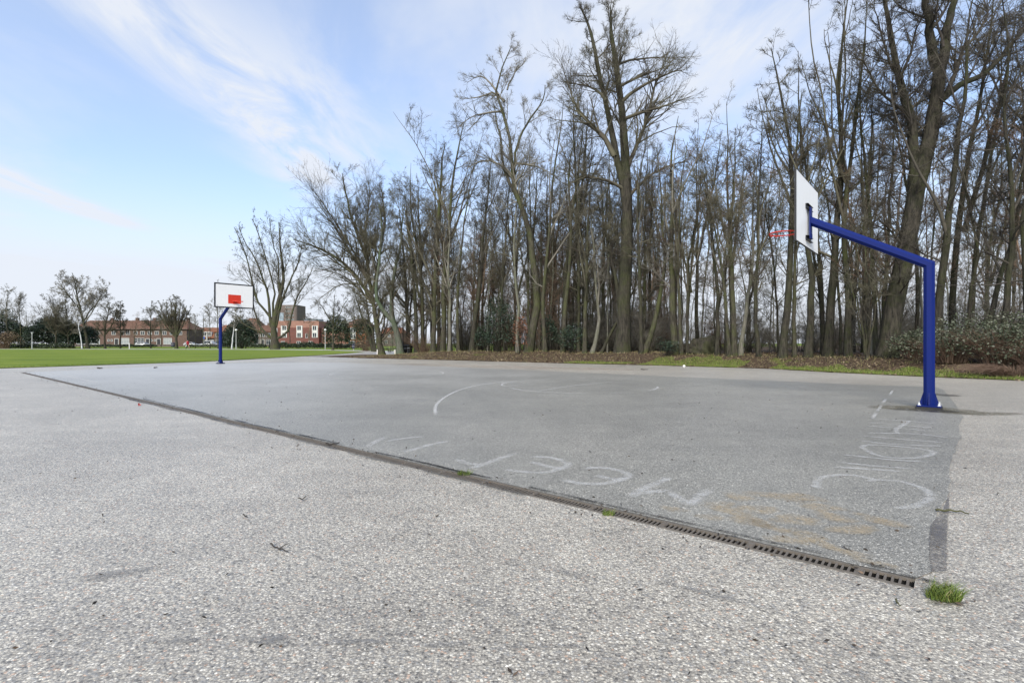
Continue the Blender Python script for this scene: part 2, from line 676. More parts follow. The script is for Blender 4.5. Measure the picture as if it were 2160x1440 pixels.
def blot_obj(name, blobs, z, mat, seed=1):
    """irregular soft-edged patches; blobs: centre (Vector), half axes, rotation"""
    rg = random.Random(seed)
    vs, fs, fd = [], [], []
    for k, (c, a, b, rot) in enumerate(blobs):
        n0 = len(vs)
        n = 28
        ph = [rg.uniform(0, 6.3) for _ in range(4)]
        vs.append((c.x, c.y, z + .0003 * (k % 9)))
        fd.append(1.0)
        for ring, (q, f) in enumerate(((0.45, 1.0), (0.75, 0.75), (1.0, 0.0))):
            for i in range(n):
                th = 2 * math.pi * i / n
                r = q * (1 + 0.16 * math.sin(2 * th + ph[0]) + 0.12 * math.sin(3 * th + ph[1]) + 0.08 * math.sin(7 * th + ph[2]))
                x, y = a * r * math.cos(th), b * r * math.sin(th)
                vs.append((c.x + x * math.cos(rot) - y * math.sin(rot), c.y + x * math.sin(rot) + y * math.cos(rot), z + .0003 * (k % 9)))
                fd.append(f)
        for i in range(n):
            fs.append((n0, n0 + 1 + i, n0 + 1 + (i + 1) % n))
            for ring in range(2):
                a0 = n0 + 1 + ring * n
                fs.append((a0 + i, a0 + n + i, a0 + n + (i + 1) % n, a0 + (i + 1) % n))
    return fade_mesh(name, vs, fs, fd, mat)


def gp(*pts):
    return [G(*p) for p in pts]


# free-throw circle and lane of the near half, three-point arc, far circle, baselines
mk = strokes_obj('free_throw_circle', [
    gp((1100, 812), (1075, 815), (1060, 813.5), (1062, 809), (1085, 804.5), (1120, 802), (1170, 800.5), (1250, 799.5)),
    gp((1075, 818), (1095, 822), (1125, 825.5), (1170, 828.5), (1230, 830.5)),
    gp((1140, 824.5), (1200, 815), (1260, 808.5), (1300, 805)),
    gp((1290, 830), (1325, 828.5)), gp((1300, 807), (1340, 808.5), (1368, 811)), gp((1383, 815), (1388, 818), (1376, 823), (1362, 825))], 0.06, 0.0078, M['line'])
tag(mk, 'worn white free throw circle nearest the blue post with the rim', 'court marking', 'painted court markings')
mk = strokes_obj('three_point_arc', [gp((919, 876), (918, 862), (923, 852), (938, 839), (965, 825), (1000, 815), (1040, 808.5), (1080, 804.5))], 0.06, 0.0104, M['line'])
tag(mk, 'worn white curved line sweeping left of the near free throw circle', 'court marking', 'painted court markings')
mk = strokes_obj('center_circle', [gp((770, 796.5), (730, 795.5), (702, 793), (697, 790), (715, 786), (750, 783.5), (800, 782.3)),
                                   gp((860, 784), (920, 784.5), (935, 787), (925, 789.5), (880, 791.5)),
                                   gp((470, 806), (560, 802.5), (640, 799.5), (690, 797))], 0.07, 0.0078, M['line'])
tag(mk, 'faint white circle line in the middle of the grey court', 'court marking', 'painted court markings')
mk = thing('baseline', 'broken white baseline running past the foot of the near post', 'court marking', (0, 0, 0), 0, 'painted court markings')
for a_, b_ in (((1884, 823), (1876, 834)), ((1869, 842), (1862, 851)), ((1860, 855), (1850, 868)), ((1848, 871), (1840, 884))):
    strokes_obj('dash', [gp(a_, b_)], 0.05, 0.0078, M['line'], 0.6, mk)
mk = strokes_obj('sideline', [gp((100, 786), (160, 797), (205, 808))], 0.07, 0.0078, M['line'])
tag(mk, 'faint white sideline at the far end of the drain', 'court marking', 'painted court markings')

# chalk letters
mk = strokes_obj('chalk_writing', [
    gp((1330, 1050), (1360, 1032), (1395, 1016), (1412, 1009)), gp((1350, 1042), (1385, 1038), (1408, 1038), (1430, 1052), (1455, 1066)),
    gp((1455, 1068), (1475, 1050), (1500, 1033)),
    gp((1232, 990), (1270, 988), (1312, 996), (1326, 1004), (1312, 1013), (1285, 1011), (1255, 1004)), gp((1318, 1011), (1280, 1021), (1230, 1022), (1188, 1014)),
    gp((1120, 965), (1160, 967), (1194, 977), (1196, 984), (1180, 990), (1150, 984), (1120, 976)), gp((1190, 988), (1155, 998), (1110, 998), (1066, 992)),
    gp((1090, 956), (1060, 966), (1020, 981), (990, 990)), gp((966, 970), (985, 978), (1015, 982))], 0.10, 0.0078, M['chalk'], 1.0)
tag(mk, 'smudged chalk letters M e e r lying between the drain and the court middle', 'chalk writing', 'chalk writing on the asphalt')
mk = strokes_obj('chalk_writing', [
    gp((948, 931), (910, 938), (870, 950), (850, 954)), gp((890, 922), (850, 926), (812, 932)), gp((812, 924), (790, 934), (775, 944))], 0.10, 0.0078, M['chalk'], 1.0)
tag(mk, 'faintest chalk strokes beside the drain, farther along than the letters', 'chalk writing', 'chalk writing on the asphalt')
mk = strokes_obj('chalk_writing', [
    gp((1720, 1030), (1728, 1012), (1760, 1004), (1800, 1004), (1830, 1010), (1845, 1012)), gp((1712, 1024), (1735, 1034)), gp((1832, 1018), (1850, 1014), (1900, 1018), (1950, 1034), (1962, 1052), (1930, 1070), (1890, 1074)),
    gp((1775, 960), (1830, 966), (1890, 972), (1950, 975)), gp((1765, 976), (1800, 980), (1850, 985), (1920, 990)), gp((1760, 987), (1840, 992), (1900, 996)),
    gp((1826, 950), (1818, 944), (1835, 940), (1880, 942), (1930, 947), (1960, 952), (1968, 958), (1940, 967), (1890, 968), (1850, 962), (1826, 950)),
    gp((1812, 930), (1860, 936), (1920, 940), (1985, 942)), gp((1815, 920), (1870, 925), (1930, 930), (1990, 934)),
    gp((1826, 914), (1880, 915), (1940, 917), (2000, 924)), gp((1828, 899), (1890, 904), (1950, 909)),
    gp((1830, 892), (1880, 896), (1940, 901), (1970, 903)), gp((1840, 884), (1900, 888), (1980, 895)), gp((1920, 888), (1905, 898), (1890, 908), (1895, 916))], 0.075, 0.0084, M['chalk'], 1.0)
tag(mk, 'tall faded chalk letters written across the asphalt below the near post', 'chalk writing', 'chalk writing on the asphalt')

rg = random.Random(8)
sb = []
for px, py, a in [(1545, 1080, .17), (1600, 1075, .15), (1620, 1110, .14), (1680, 1098, .18), (1700, 1130, .14), (1760, 1092, .15), (1800, 1118, .16), (1560, 1050, .14), (1640, 1048, .2),
                  (1730, 1070, .16), (1660, 1140, .12), (1580, 1102, .14), (1840, 1095, .13), (1520, 1065, .12), (1700, 1050, .15), (1880, 1105, .12), (1740, 1150, .1), (1790, 1168, .1), (1850, 1190, .09), (1500, 1092, .1), (1420, 1075, .1)]:
    sb.append((G(px, py), a, a * 0.55, rg.uniform(-1.2, 0.2)))
tag(blot_obj('sand_stain', sb, 0.006, M['sand'], 3), 'ochre sand washed over the asphalt beside the near drain end', 'stain', kind='stuff')
sil = [(G(1895, 861), 0.45, 0.36, 0.0), (G(1960, 862), 0.5, 0.42, -0.1), (G(2020, 868), 0.45, 0.34, 0.1), (G(2075, 872), 0.5, 0.25, 0.1)]
tag(blot_obj('silt_stain', sil, 0.0062, M['silt'], 5), 'olive silt around the base plate of the near post', 'stain', kind='stuff')
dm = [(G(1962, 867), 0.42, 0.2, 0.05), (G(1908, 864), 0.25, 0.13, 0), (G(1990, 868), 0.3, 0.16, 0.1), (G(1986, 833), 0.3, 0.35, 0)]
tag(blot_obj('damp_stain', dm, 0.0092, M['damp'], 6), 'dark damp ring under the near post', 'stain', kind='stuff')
wm = [(G(850 + 55 * k, 768.5 + 1.35 * k), 1.6, 0.7, 0.3) for k in range(9)]
M['leafdust'] = fade_mat('leaf_dust', (0.36, 0.27, 0.2), 0.28, 2.5)
tag(blot_obj('leaf_dust', wm, 0.003, M['leafdust'], 14), 'brown leaf dusting along the far paving strip', 'stain', kind='stuff')
pl = [(1973, 1096), (1990, 1075), (1999, 1052), (2003, 1040), (2002, 1090), (1998, 1130), (1999, 1170), (1998, 1206), (1964, 1209), (1960, 1180), (1959, 1140), (1963, 1110)]
pc = G(1982, 1130)
pv = [G(*p) for p in pl]
fade_ring = [(pc.x, pc.y, 0.0068)] + [(p.x, p.y, 0.0068) for p in pv]
tag(fade_mesh('tar_patch', fade_ring, [(0, i + 1, (i + 1) % len(pv) + 1) for i in range(len(pv))], [1.0] + [0.75] * len(pv), M['patch']),
    'smooth dark tar patch at the right edge of the court', 'tar patch')
ps = [(G(1150, 1363), .14, .018, 0.05), (G(880, 1034), .2, .012, 0.0), (G(350, 1352), .16, .02, 0.1), (G(1200, 1210), .16, .03, -0.5), (G(1020, 1275), .16, .025, -0.6), (G(560, 1350), .12, .03, 0), (G(760, 1355), .18, .02, 0), (G(930, 1362), .1, .02, 0.1), (G(1500, 1255), .2, .03, -0.6), (G(250, 1210), .2, .05, 0.3)]
M['scuff'] = fade_mat('scuff', (0.16, 0.16, 0.16), 0.42, 7)
tag(blot_obj('scuff_marks', ps, 0.003, M['scuff'], 9), 'dark scuff marks on the pale paving in front', 'scuff', kind='stuff')


# ------------------------------------------------------------------ drain
M['channel'] = plain('channel_concrete', (0.12, 0.108, 0.09), 0.85, 0.4, 14)
M['grate'] = plain('grate_iron', (0.125, 0.108, 0.088), 0.65, 0.45, 25, 0.1)
M['pit_shade'] = plain('shade_coloured_channel_floor', (0.004, 0.004, 0.004), 0.9, 0.3, 9)  # near-black colour stands in for the shade inside the slots


def build_drain():
    root = thing('drainage_channel', 'long slotted iron drain channel along the near side of the court', 'drain')
    rot = Matrix(((AX.x, PX.x, 0), (AX.y, PX.y, 0), (0, 0, 1)))

    def cbox(mb, s, t, z, ds, dt, dz):
        mb.box(st(s, t, z), (ds, dt, dz), rot)
    sm, sl = (DR_S0 + DR_S1) / 2, DR_S1 - DR_S0
    for t in (DR_T0 + 0.006, DR_T1 - 0.006):
        mb = MB()
        cbox(mb, sm, t, -0.0395, sl, 0.012, 0.083)
        mb.obj('kerb_edge', M['channel'], root)
    for t in (DR_T0 + 0.0135, DR_T1 - 0.0135):
        mb = MB()
        cbox(mb, sm, t, -0.0445, sl, 0.002, 0.069)
        mb.obj('shade_lining', M['pit_shade'], root)  # plates added to paint shade over the sunlit channel walls
    mb = MB()
    cbox(mb, sm, (DR_T0 + DR_T1) / 2, -0.085, sl, 0.13, 0.01)
    mb.obj('shade_coloured_channel_floor', M['pit_shade'], root)
    t0, t1 = DR_T0 + 0.0148, DR_T1 - 0.0148
    pitch = 0.026
    per = 18
    seclen = pitch * per
    first = 0.2
    nsec = int((sl - first) / seclen)
    tm = (t0 + t1) / 2
    rail = 0.0055
    blen = t1 - t0 - 2 * rail
    mbb = MB()
    mbb.box((0, 0, 0), (0.0105, blen, 0.007))
    bar_me = mbb.mesh('bar', 0.0012)
    bar_me.materials.append(M['grate'])
    rz = math.atan2(AX.y, AX.x)
    rg2 = random.Random(3)
    made = 0
    for k in range(-1, nsec):
        s0 = DR_S0 + first + k * seclen if k >= 0 else DR_S0 + 0.01
        ln = seclen if k >= 0 else first - 0.012
        mb = MB()
        for t in (t0 + rail / 2, t1 - rail / 2):
            cbox(mb, s0 + ln / 2, t, -0.0035 + rg2.uniform(-.001, .001), ln - 0.003, rail, 0.013)
        g = mb.obj('grate', M['grate'], root)
        rest = MB()
        nb = per if k >= 0 else 7
        for j in range(nb):
            s_ = s0 + (j + 0.5) * ln / nb
            if made < 290:
                b = bpy.data.objects.new('bar', bar_me)
                C.objects.link(b)
                b.parent = g
                b.location = st(s_, tm, -0.0042 + rg2.uniform(-.0006, .0006))
                b.rotation_euler = (0, 0, rz + rg2.uniform(-.02, .02))
                made += 1
            else:
                cbox(rest, s_, tm, -0.004, 0.0135, blen, 0.012)
        if rest.v:
            rb = rest.obj('bar', M['grate'], g)
            rb['kind'] = 'stuff'
        if 0 <= k < 20:
            mb = MB()
            c = st(s0, tm, 0.0)
            mb.box(c + Vector((0, 0, -0.004)), (0.03, blen, 0.0115), Matrix.Rotation(rz, 3, 'Z'))
            mb.tube([c + Vector((0, 0, -0.012)), c + Vector((0, 0, 0.0035))], 0.015, 10)
            mb.tube([c + Vector((0, 0, 0.0035)), c + Vector((0, 0, 0.007))], 0.007, 6)
            mb.obj('bolt', M['grate'], g)


build_drain()


# ------------------------------------------------------------------ basketball hoops
def paint(name, col, rough, dirt=(0.12, 0.1, 0.08), amt=0.25, spec=0.5):
    m, nt, b, v = new_mat(name)
    n = nt.noise(v, 3.0, 6, 0.7)
    s = nt.noise(nt.mapping(v, (9, 9, 0.7)), 2.0, 5, 0.65)
    f = nt.math('MULTIPLY', nt.smooth(nt.math('ADD', nt.math('MULTIPLY', n, 0.5), nt.math('MULTIPLY', s, 0.5)), 0.5, 0.72), amt)
    rr_ = nt.math('ADD', rough, nt.math('MULTIPLY', n, 0.2))
    set_b(nt, b, nt.mix(f, col, dirt), rr_, spec, bump=n, bump_d=0.002, bump_s=0.15)
    return m


M['blue'] = paint('blue_paint', (0.0010, 0.0095, 0.102), 0.42, (0.008, 0.018, 0.075), 0.45, 0.2)
M['board'] = paint('board_white', (0.76, 0.76, 0.735), 0.35, (0.5, 0.5, 0.45), 0.35)
M['black'] = paint('black_trim', (0.012, 0.012, 0.014), 0.5, (0.05, 0.05, 0.05), 0.3)
M['red'] = paint('red_paint', (0.55, 0.030, 0.008), 0.4, (0.5, 0.1, 0.05), 0.3)
M['steel'] = paint('galvanised', (0.55, 0.56, 0.56), 0.45, (0.3, 0.3, 0.28), 0.4)


def build_hoop():
    r = thing('basketball_hoop', 'nearer blue basketball hoop, its white board seen from behind', 'basketball hoop', group='basketball hoops')
    R8, a8 = 0.078, math.pi / 8
    # base plate, gussets, bolts
    pm = MB()
    pm.box((0, 0, 0.045), (0.30, 0.30, 0.022))
    plate = pm.obj('base_plate', M['blue'], r, 0.003)
    pk = MB()
    pk.box((0, 0, 0.017), (0.33, 0.33, 0.032))
    pk.obj('packing_plate', M['black'], plate)
    for sx in (-1, 1):
        for sy in (-1, 1):
            b = MB()
            b.tube([(sx * .122, sy * .122, .05), (sx * .122, sy * .122, .066)], 0.024, 6)
            b.tube([(sx * .122, sy * .122, .066), (sx * .122, sy * .122, .1)], 0.012, 8)
            b.obj('bolt', M['steel'], plate)
    for ang in range(4):
        g = MB()
        g.prism([(0.066, 0.056), (0.125, 0.056), (0.125, 0.07), (0.074, 0.25), (0.066, 0.25)], 1, -0.006, 0.006)
        o = g.obj('gusset', M['blue'], r)
        o.rotation_euler = (0, 0, ang * math.pi / 2)
    # post and arm meet on a mitre
    zt = 2.27
    L = 1.70                       # post to board
    za = 3.20                      # arm centre at the board
    arm = Vector((L - 0.06, 0, za - zt)).normalized()
    mit = (Vector((0, 0, 1)) + arm).normalized()
    def ring(center, axis_dir, plane_n, u, w, rad):
        out = []
        for j in range(8):
            a = a8 + j * math.pi / 4
            p = center + rad * (math.cos(a) * u + math.sin(a) * w)
            k = (center - p).dot(plane_n) / axis_dir.dot(plane_n)
            out.append(p + axis_dir * k)
        return out
    ex, ey, ez = Vector((1, 0, 0)), Vector((0, 1, 0)), Vector((0, 0, 1))
    up = arm.cross(ey).normalized() * -1
    if up.z < 0:
        up = -up
    c = Vector((0, 0, zt))
    p = MB()
    p.rings([ring(Vector((0, 0, 0.055)), ez, ez, ex, ey, R8), ring(c, ez, mit, ex, ey, R8)])
    p.obj('post', M['blue'], r)
    a = MB()
    end = Vector((L - 0.065, 0, za))
    a.rings([ring(c + arm * .0005, arm, mit, -up, ey, R8 * 0.98), ring(end, arm, ex, -up, ey, R8 * 0.98)])
    a.obj('arm', M['blue'], r)
    # mounting bracket
    bk = MB()
    bk.box((L - 0.052, 0, za - 0.03), (0.022, 0.16, 0.56))
    bk.box((L - 0.07, 0.0, za - 0.27), (0.012, 0.05, 0.09))
    br = bk.obj('mounting_bracket', M['blue'], r, 0.002)
    for dz in (-0.31, 0.25):
        ch = MB()
        ch.box((L - 0.014, 0, za + dz), (0.006, 0.44, 0.08))
        ch.box((L - 0.035, 0, za + dz + 0.037), (0.036, 0.44, 0.006))
        ch.box((L - 0.035, 0, za + dz - 0.037), (0.036, 0.44, 0.006))
        ch.obj('rail', M['black'], br)
    # board
    bw, bz0, bz1 = 1.82, 2.74, 3.92
    zc, bh = (bz0 + bz1) / 2, bz1 - bz0
    bd = MB()
    bd.box((L + 0.006, 0, zc), (0.028, bw - 0.012, bh - 0.012))
    bo = bd.obj('backboard', M['board'], r)
    fr = MB()
    w = 0.05
    fx = L + 0.0225
    for sy in (-1, 1):
        fr.box((fx, sy * (bw / 2 - w / 2 - 0.006), zc), (0.004, w, bh - 0.012))
        fr.box((fx, 0, zc + sy * (bh / 2 - w / 2 - 0.006)), (0.0036, bw - 0.012 - 2 * w, w))
        fr.box((L + 0.0075, sy * (bw / 2 - 0.0025), zc), (0.032, 0.006, bh + .002))
        fr.box((L + 0.0075, 0, zc + sy * (bh / 2 - 0.0025)), (0.032, bw - 0.012, 0.006))
    fr.obj('border', M['black'], bo)
    tq = MB()
    tq.box((L + 0.022, 0, 2.955 + .215), (0.004, 0.59, 0.43))
    tq.obj('target_rectangle', M['red'], bo)
    sk = MB()
    sk.tube([(L + 0.02, -0.78, 2.84), (L + 0.0225, -0.78, 2.84)], 0.035, 16)
    sk.obj('sticker', M['steel'], bo)
    # rim
    rc = Vector((L + 0.02 + 0.15 + 0.225, 0, 3.05))
    rm = MB()
    rings = []
    for i in range(40):
        th = 2 * math.pi * i / 40
        d = Vector((math.cos(th), math.sin(th), 0))
        rings.append([rc + d * (0.229 + 0.0115 * math.cos(q)) + ez * 0.0115 * math.sin(q) for q in [k * math.pi / 4 for k in range(8)]])
    rm.rings(rings, close=True)
    ri = rm.obj('rim', M['red'], r, smooth=True)
    rb = MB()
    rb.box((L + 0.028, 0, 3.01), (0.012, 0.18, 0.13))
    for sy in (-1, 1):
        rb.tube([(L + 0.03, sy * 0.08, 3.035), (L + 0.13, sy * 0.085, 3.045), (rc.x - 0.2, sy * 0.112, 3.05)], 0.011, 6)
    rb.box((L + 0.1, 0, 3.052), (0.13, 0.16, 0.006))
    rb.obj('rim_bracket', M['red'], ri)
    for i in range(12):
        th = 2 * math.pi * (i + .5) / 12
        d = Vector((math.cos(th), math.sin(th), 0))
        hk = MB()
        q = rc + d * 0.222
        hk.tube([q + ez * -.002, q + ez * -.03, q - d * 0.014 + ez * -.038, q - d * 0.02 + ez * -.02], 0.0035, 5)
        hk.obj('net_hook', M['red'], ri)
    return r


hoop = build_hoop()
ang = math.atan2(AX.y, AX.x)
pr = G(1960, 862)
hoop.location = (pr.x, pr.y, 0.006)
hoop.rotation_euler = (0, 0, ang)
pl_ = G(465, 767)
dup(hoop, 'farther blue basketball hoop showing a red square on its white board', (pl_.x, pl_.y, 0.002), ang + math.pi)


# ------------------------------------------------------------------ trees
def bark_mat(name, dark, light, moss, moss_amt):
    m, nt, b, v = new_mat(name)
    n1 = nt.noise(nt.mapping(v, (6, 6, 1.1)), 2.2, 6, 0.7, 0.4)
    n2 = nt.noise(v, 0.8, 4, 0.6)
    n3 = nt.noise(v, 5, 5, 0.7)
    col = nt.mix(nt.smooth(n1, 0.3, 0.7), dark, light)
    f = nt.math('MULTIPLY', nt.smooth(nt.math('ADD', nt.math('MULTIPLY', n2, 0.65), nt.math('MULTIPLY', n3, 0.35)), 0.42, 0.62), moss_amt)
    col = nt.mix(f, col, moss)
    set_b(nt, b, col, 0.9, 0.15, bump=n1, bump_d=0.05, bump_s=0.9)
    return m


M['bark'] = bark_mat('bark_mossy', (0.0213, 0.0198, 0.0151), (0.0835, 0.0744, 0.0570), (0.0607, 0.0713, 0.0235), 0.75)
M['bark_dark'] = bark_mat('bark_dark', (0.0152, 0.0143, 0.0117), (0.0607, 0.0539, 0.0419), (0.0425, 0.0491, 0.0184), 0.6)
M['bark_pale'] = bark_mat('bark_pale', (0.0835, 0.0792, 0.0638), (0.1898, 0.1790, 0.1509), (0.0941, 0.1157, 0.0503), 0.5)
M['bark_green'] = bark_mat('bark_green', (0.055, 0.058, 0.045), (0.135, 0.138, 0.11), (0.072, 0.105, 0.058), 0.8)
M['bark_birch'] = bark_mat('bark_birch', (0.3340, 0.3326, 0.3353), (0.7286, 0.7445, 0.7544), (0.0911, 0.0950, 0.0838), 0.5)


def twig_mat(name, a, b_):
    m, nt, b, v = new_mat(name)
    n = nt.noise(v, 0.7, 4, 0.6)
    set_b(nt, b, nt.mix(nt.smooth(n, 0.35, 0.65), a, b_), 0.85, 0.2)
    return m


M['twig'] = twig_mat('twig_brown', (0.0607, 0.0524, 0.0403), (0.1030, 0.0966, 0.0634))
M['twig_dark'] = twig_mat('twig_dark', (0.0475, 0.0414, 0.0360), (0.0792, 0.0718, 0.0547))
M['twig_red'] = twig_mat('twig_russet', (0.1386, 0.0911, 0.0648), (0.1914, 0.1380, 0.0950))
M['twig_grey'] = twig_mat('twig_grey', (0.1320, 0.1214, 0.1008), (0.1848, 0.1725, 0.1368))

rng = np.random.default_rng(7)


def nrm(v):
    return v / np.maximum(np.linalg.norm(v, axis=-1, keepdims=True), 1e-9)


def tubes(Pt, R, sides, point=False):
    """vectorised tubes: Pt (m,n,3), R (m,n) -> verts, quads, tris"""
    m, n, _ = Pt.shape
    T = nrm(np.gradient(Pt, axis=1))
    mean = nrm(Pt[:, -1] - Pt[:, 0])
    ref = np.where(np.abs(mean[:, 2:3]) < 0.85, np.array([[0, 0, 1.0]]), np.array([[1.0, 0, 0]]))[:, None, :]
    U = nrm(np.cross(np.broadcast_to(ref, T.shape), T))
    W = np.cross(T, U)
    a = np.arange(sides) * 2 * np.pi / sides
    nr = n - 1 if point else n
    ring = Pt[:, :nr, None, :] + R[:, :nr, None, None] * (np.cos(a)[None, None, :, None] * U[:, :nr, None, :] + np.sin(a)[None, None, :, None] * W[:, :nr, None, :])
    V = ring.reshape(m, nr * sides, 3)
    per = nr * sides
    q = []
    j = np.arange(sides)
    j2 = (j + 1) % sides
    for i in range(nr - 1):
        q.append(np.stack([i * sides + j, i * sides + j2, (i + 1) * sides + j2, (i + 1) * sides + j], 1))
    tri = None
    if point:
        V = np.concatenate([V, Pt[:, -1:, :]], 1)
        per += 1
        tri = np.stack([(nr - 1) * sides + j, (nr - 1) * sides + j2, np.full(sides, per - 1)], 1)
    off = (np.arange(m) * per)[:, None, None]
    Q = (np.concatenate(q, 0)[None] + off).reshape(-1, 4) if q else np.zeros((0, 4), int)
    Tr = (tri[None] + off).reshape(-1, 3) if tri is not None else np.zeros((0, 3), int)
    return V.reshape(-1, 3), Q, Tr


def join_mesh(name, parts, smooth=True):
    vs, qs, ts, o = [], [], [], 0
    for v, q, t in parts:
        vs.append(v)
        qs.append(q + o)
        ts.append(t + o)
        o += len(v)
    return me_arrays(name, np.concatenate(vs), np.concatenate(qs), np.concatenate(ts), smooth)


def spawn(Pp, Rp, k, t0, t1, ang_m, ang_s, L, n, up, wob, rr_, rmin, rtip, bias=None, tpow=1.0, lt=0.45):
    """children of the polylines Pp; L is a length or one per parent"""
    m, npt, _ = Pp.shape
    idx = np.repeat(np.arange(m), k)
    c = len(idx)
    if c == 0:
        return np.zeros((0, n, 3)), np.zeros((0, n))
    t = t0 + (t1 - t0) * rng.random(c) ** tpow
    f = t * (npt - 1)
    i0 = np.minimum(f.astype(int), npt - 2)
    w = (f - i0)[:, None]
    pos = Pp[idx, i0] * (1 - w) + Pp[idx, i0 + 1] * w
    rad = Rp[idx, i0] * (1 - w[:, 0]) + Rp[idx, i0 + 1] * w[:, 0]
    tan = nrm(Pp[idx, i0 + 1] - Pp[idx, i0])
    rnd = nrm(np.cross(tan, rng.normal(size=(c, 3))))
    if bias is not None:
        rnd = nrm(rnd + np.asarray(bias)[None] * rng.random((c, 1)))
    a = np.radians(rng.normal(ang_m, ang_s, c))[:, None]
    d = nrm(np.cos(a) * tan + np.sin(a) * rnd)
    Lp = np.broadcast_to(np.asarray(L, float), (m,))[idx]
    ln = Lp * (1 - lt * (t - t0) / max(1e-6, t1 - t0)) * rng.uniform(0.6, 1.25, c)
    r0 = np.maximum(np.minimum(rad * rr_, ln * 0.022 + 0.002), rmin)
    out = np.zeros((c, n, 3))
    R = np.zeros((c, n))
    out[:, 0] = pos
    R[:, 0] = r0
    step = ln / (n - 1)
    for i in range(1, n):
        d = nrm(d + rng.normal(0, wob, (c, 3)) + np.array([0, 0, up]))
        out[:, i] = out[:, i - 1] + d * step[:, None]
        R[:, i] = r0 + (np.minimum(rtip, r0) - r0) * (i / (n - 1)) ** 0.8
    return out, R


def resample(pts, rads, n, jit=0.0):
    pts = np.asarray(pts, float)
    vp = [Vector(p) for p in pts]
    cv = np.array([tuple(v) for v in catmull(vp, 6)])
    dd = np.concatenate([[0], np.cumsum(np.linalg.norm(np.diff(cv, axis=0), axis=1))])
    tt = np.linspace(0, dd[-1], n)
    out = np.stack([np.interp(tt, dd, cv[:, i]) for i in range(3)], 1)
    if jit:
        g = rng.normal(0, jit, (n, 3))
        g[0] = 0
        g[:, 2] *= 0.3
        out += g
    dk = np.concatenate([[0], np.cumsum(np.linalg.norm(np.diff(pts, axis=0), axis=1))])
    R = np.interp(np.linspace(0, 1, n), dk / dk[-1], rads)
    return out, R


DEF = dict(n1=26, t1=0.25, a1=42, L1=0.28, up1=0.13, a2=36, up2=0.08, k2=10, k3=7, k4=4, a3=38, tw=1.0, wob=0.13, bias=None, n_stem=14, L2=0.46, L3=0.46, rr1=0.5, lead=0, lt0=0.3, la=20, lL=0.5, lt=0.7)


def make_tree(name, stems, limbs, cfg, base, trunk_mat, twig, label, cat='tree', group=None):
    # stems: trunk lines; leaders: ascending forks grown from them; limbs, then three orders of twigs
    """stems / limbs: lists of (points Nx3 world, radii); base: world location of the foot"""
    c = dict(DEF)
    c.update(cfg)
    b = np.array(base)
    SP, SR = [], []
    for pts, r in stems:
        p, R = resample(np.asarray(pts) - b, r, c['n_stem'], 0.025)
        SP.append(p)
        SR.append(R)
    SP, SR = np.array(SP), np.array(SR)
    # flare at the foot
    for i in range(len(SP)):
        low = SP[i][0][2] < 0.4
        if low:
            SR[i][0] *= 1.35
    SPt, SRt = SP, SR
    L0 = np.linalg.norm(np.diff(SP, axis=1), axis=2).sum(1)
    LD = None
    if c['lead']:
        LD = spawn(SP, SR, c['lead'], c['lt0'], 0.78, c['la'], 6, L0 * c['lL'], SP.shape[1], 0.045, 0.07, 0.68, 0.03, 0.012, None, 1.0, 0.3)
        z0 = LD[0][:, :1, 2]
        rise = np.maximum(LD[0][:, -1:, 2] - z0, 0.1)
        top_ = SP[:, :, 2].max() * rng.uniform(0.8, 1.0, (len(LD[0]), 1))
        kf = np.clip((top_ - z0) / rise, 0.3, 1.0)[:, :, None]
        LD = (LD[0][:, :1] + (LD[0] - LD[0][:, :1]) * kf, LD[1])
        SP, SR = np.concatenate([SP, LD[0]]), np.concatenate([SR, LD[1]])
        L0 = np.linalg.norm(np.diff(SP, axis=1), axis=2).sum(1)
    t0s = c['t1']
    k1 = np.maximum(3, (c['n1'] * L0 / L0.max())).astype(int)
    P1, R1 = spawn(SP, SR, k1, t0s, 0.99, c['a1'], 13, (L0 * 0.35 + L0.max() * 0.65) * c['L1'], 7, c['up1'], c['wob'], c['rr1'], 0.013, 0.007, c['bias'], 0.9, c['lt'])
    for pts, r in limbs:
        p, R = resample(np.asarray(pts) - b, r, 7, 0.03)
        P1 = np.concatenate([P1, p[None]])
        R1 = np.concatenate([R1, R[None]])
    ln1 = np.linalg.norm(np.diff(P1, axis=1), axis=2).sum(1)
    k2 = np.maximum(2, (c['k2'] * ln1 / max(ln1.mean(), 0.1)).round()).astype(int)
    P2, R2 = spawn(P1, R1, k2, 0.1, 1.0, c['a2'], 13, ln1 * c['L2'], 4, c['up2'], c['wob'], 0.6, 0.008, 0.006, None, 0.85)
    ln2 = np.linalg.norm(np.diff(P2, axis=1), axis=2).sum(1)
    P3_, R3 = spawn(P2, R2, c['k3'], 0.12, 1.0, c['a3'], 14, np.maximum(ln2 * c['L3'], 0.35), 3, c['up2'], c['wob'], 0.6, 0.006 * c['tw'], 0.005 * c['tw'])
    ln3 = np.linalg.norm(np.diff(P3_, axis=1), axis=2).sum(1)
    P4, R4 = spawn(P3_, R3, c['k4'], 0.2, 1.0, 40, 14, np.maximum(ln3 * 0.5, 0.24), 2, 0.03, 0.1, 0.8, 0.005 * c['tw'], 0.004)
    root = thing(name, label, cat, tuple(base), 0, group)
    link('trunk', join_mesh('trunk', [tubes(SPt, SRt, 9)]), trunk_mat, root)
    big_ = R1[:, 0] > 0.05
    parts = []
    if LD is not None:
        parts.append(tubes(LD[0], LD[1], 6))
    if big_.any():
        parts.append(tubes(P1[big_], R1[big_], 6))
    if (~big_).any():
        parts.append(tubes(P1[~big_], R1[~big_], 4))
    parts += [tubes(P2, R2, 3), tubes(P3_, R3, 3, True), tubes(P4, R4, 3, True)]
    link('crown', join_mesh('crown', parts), [twig], root)
    return root


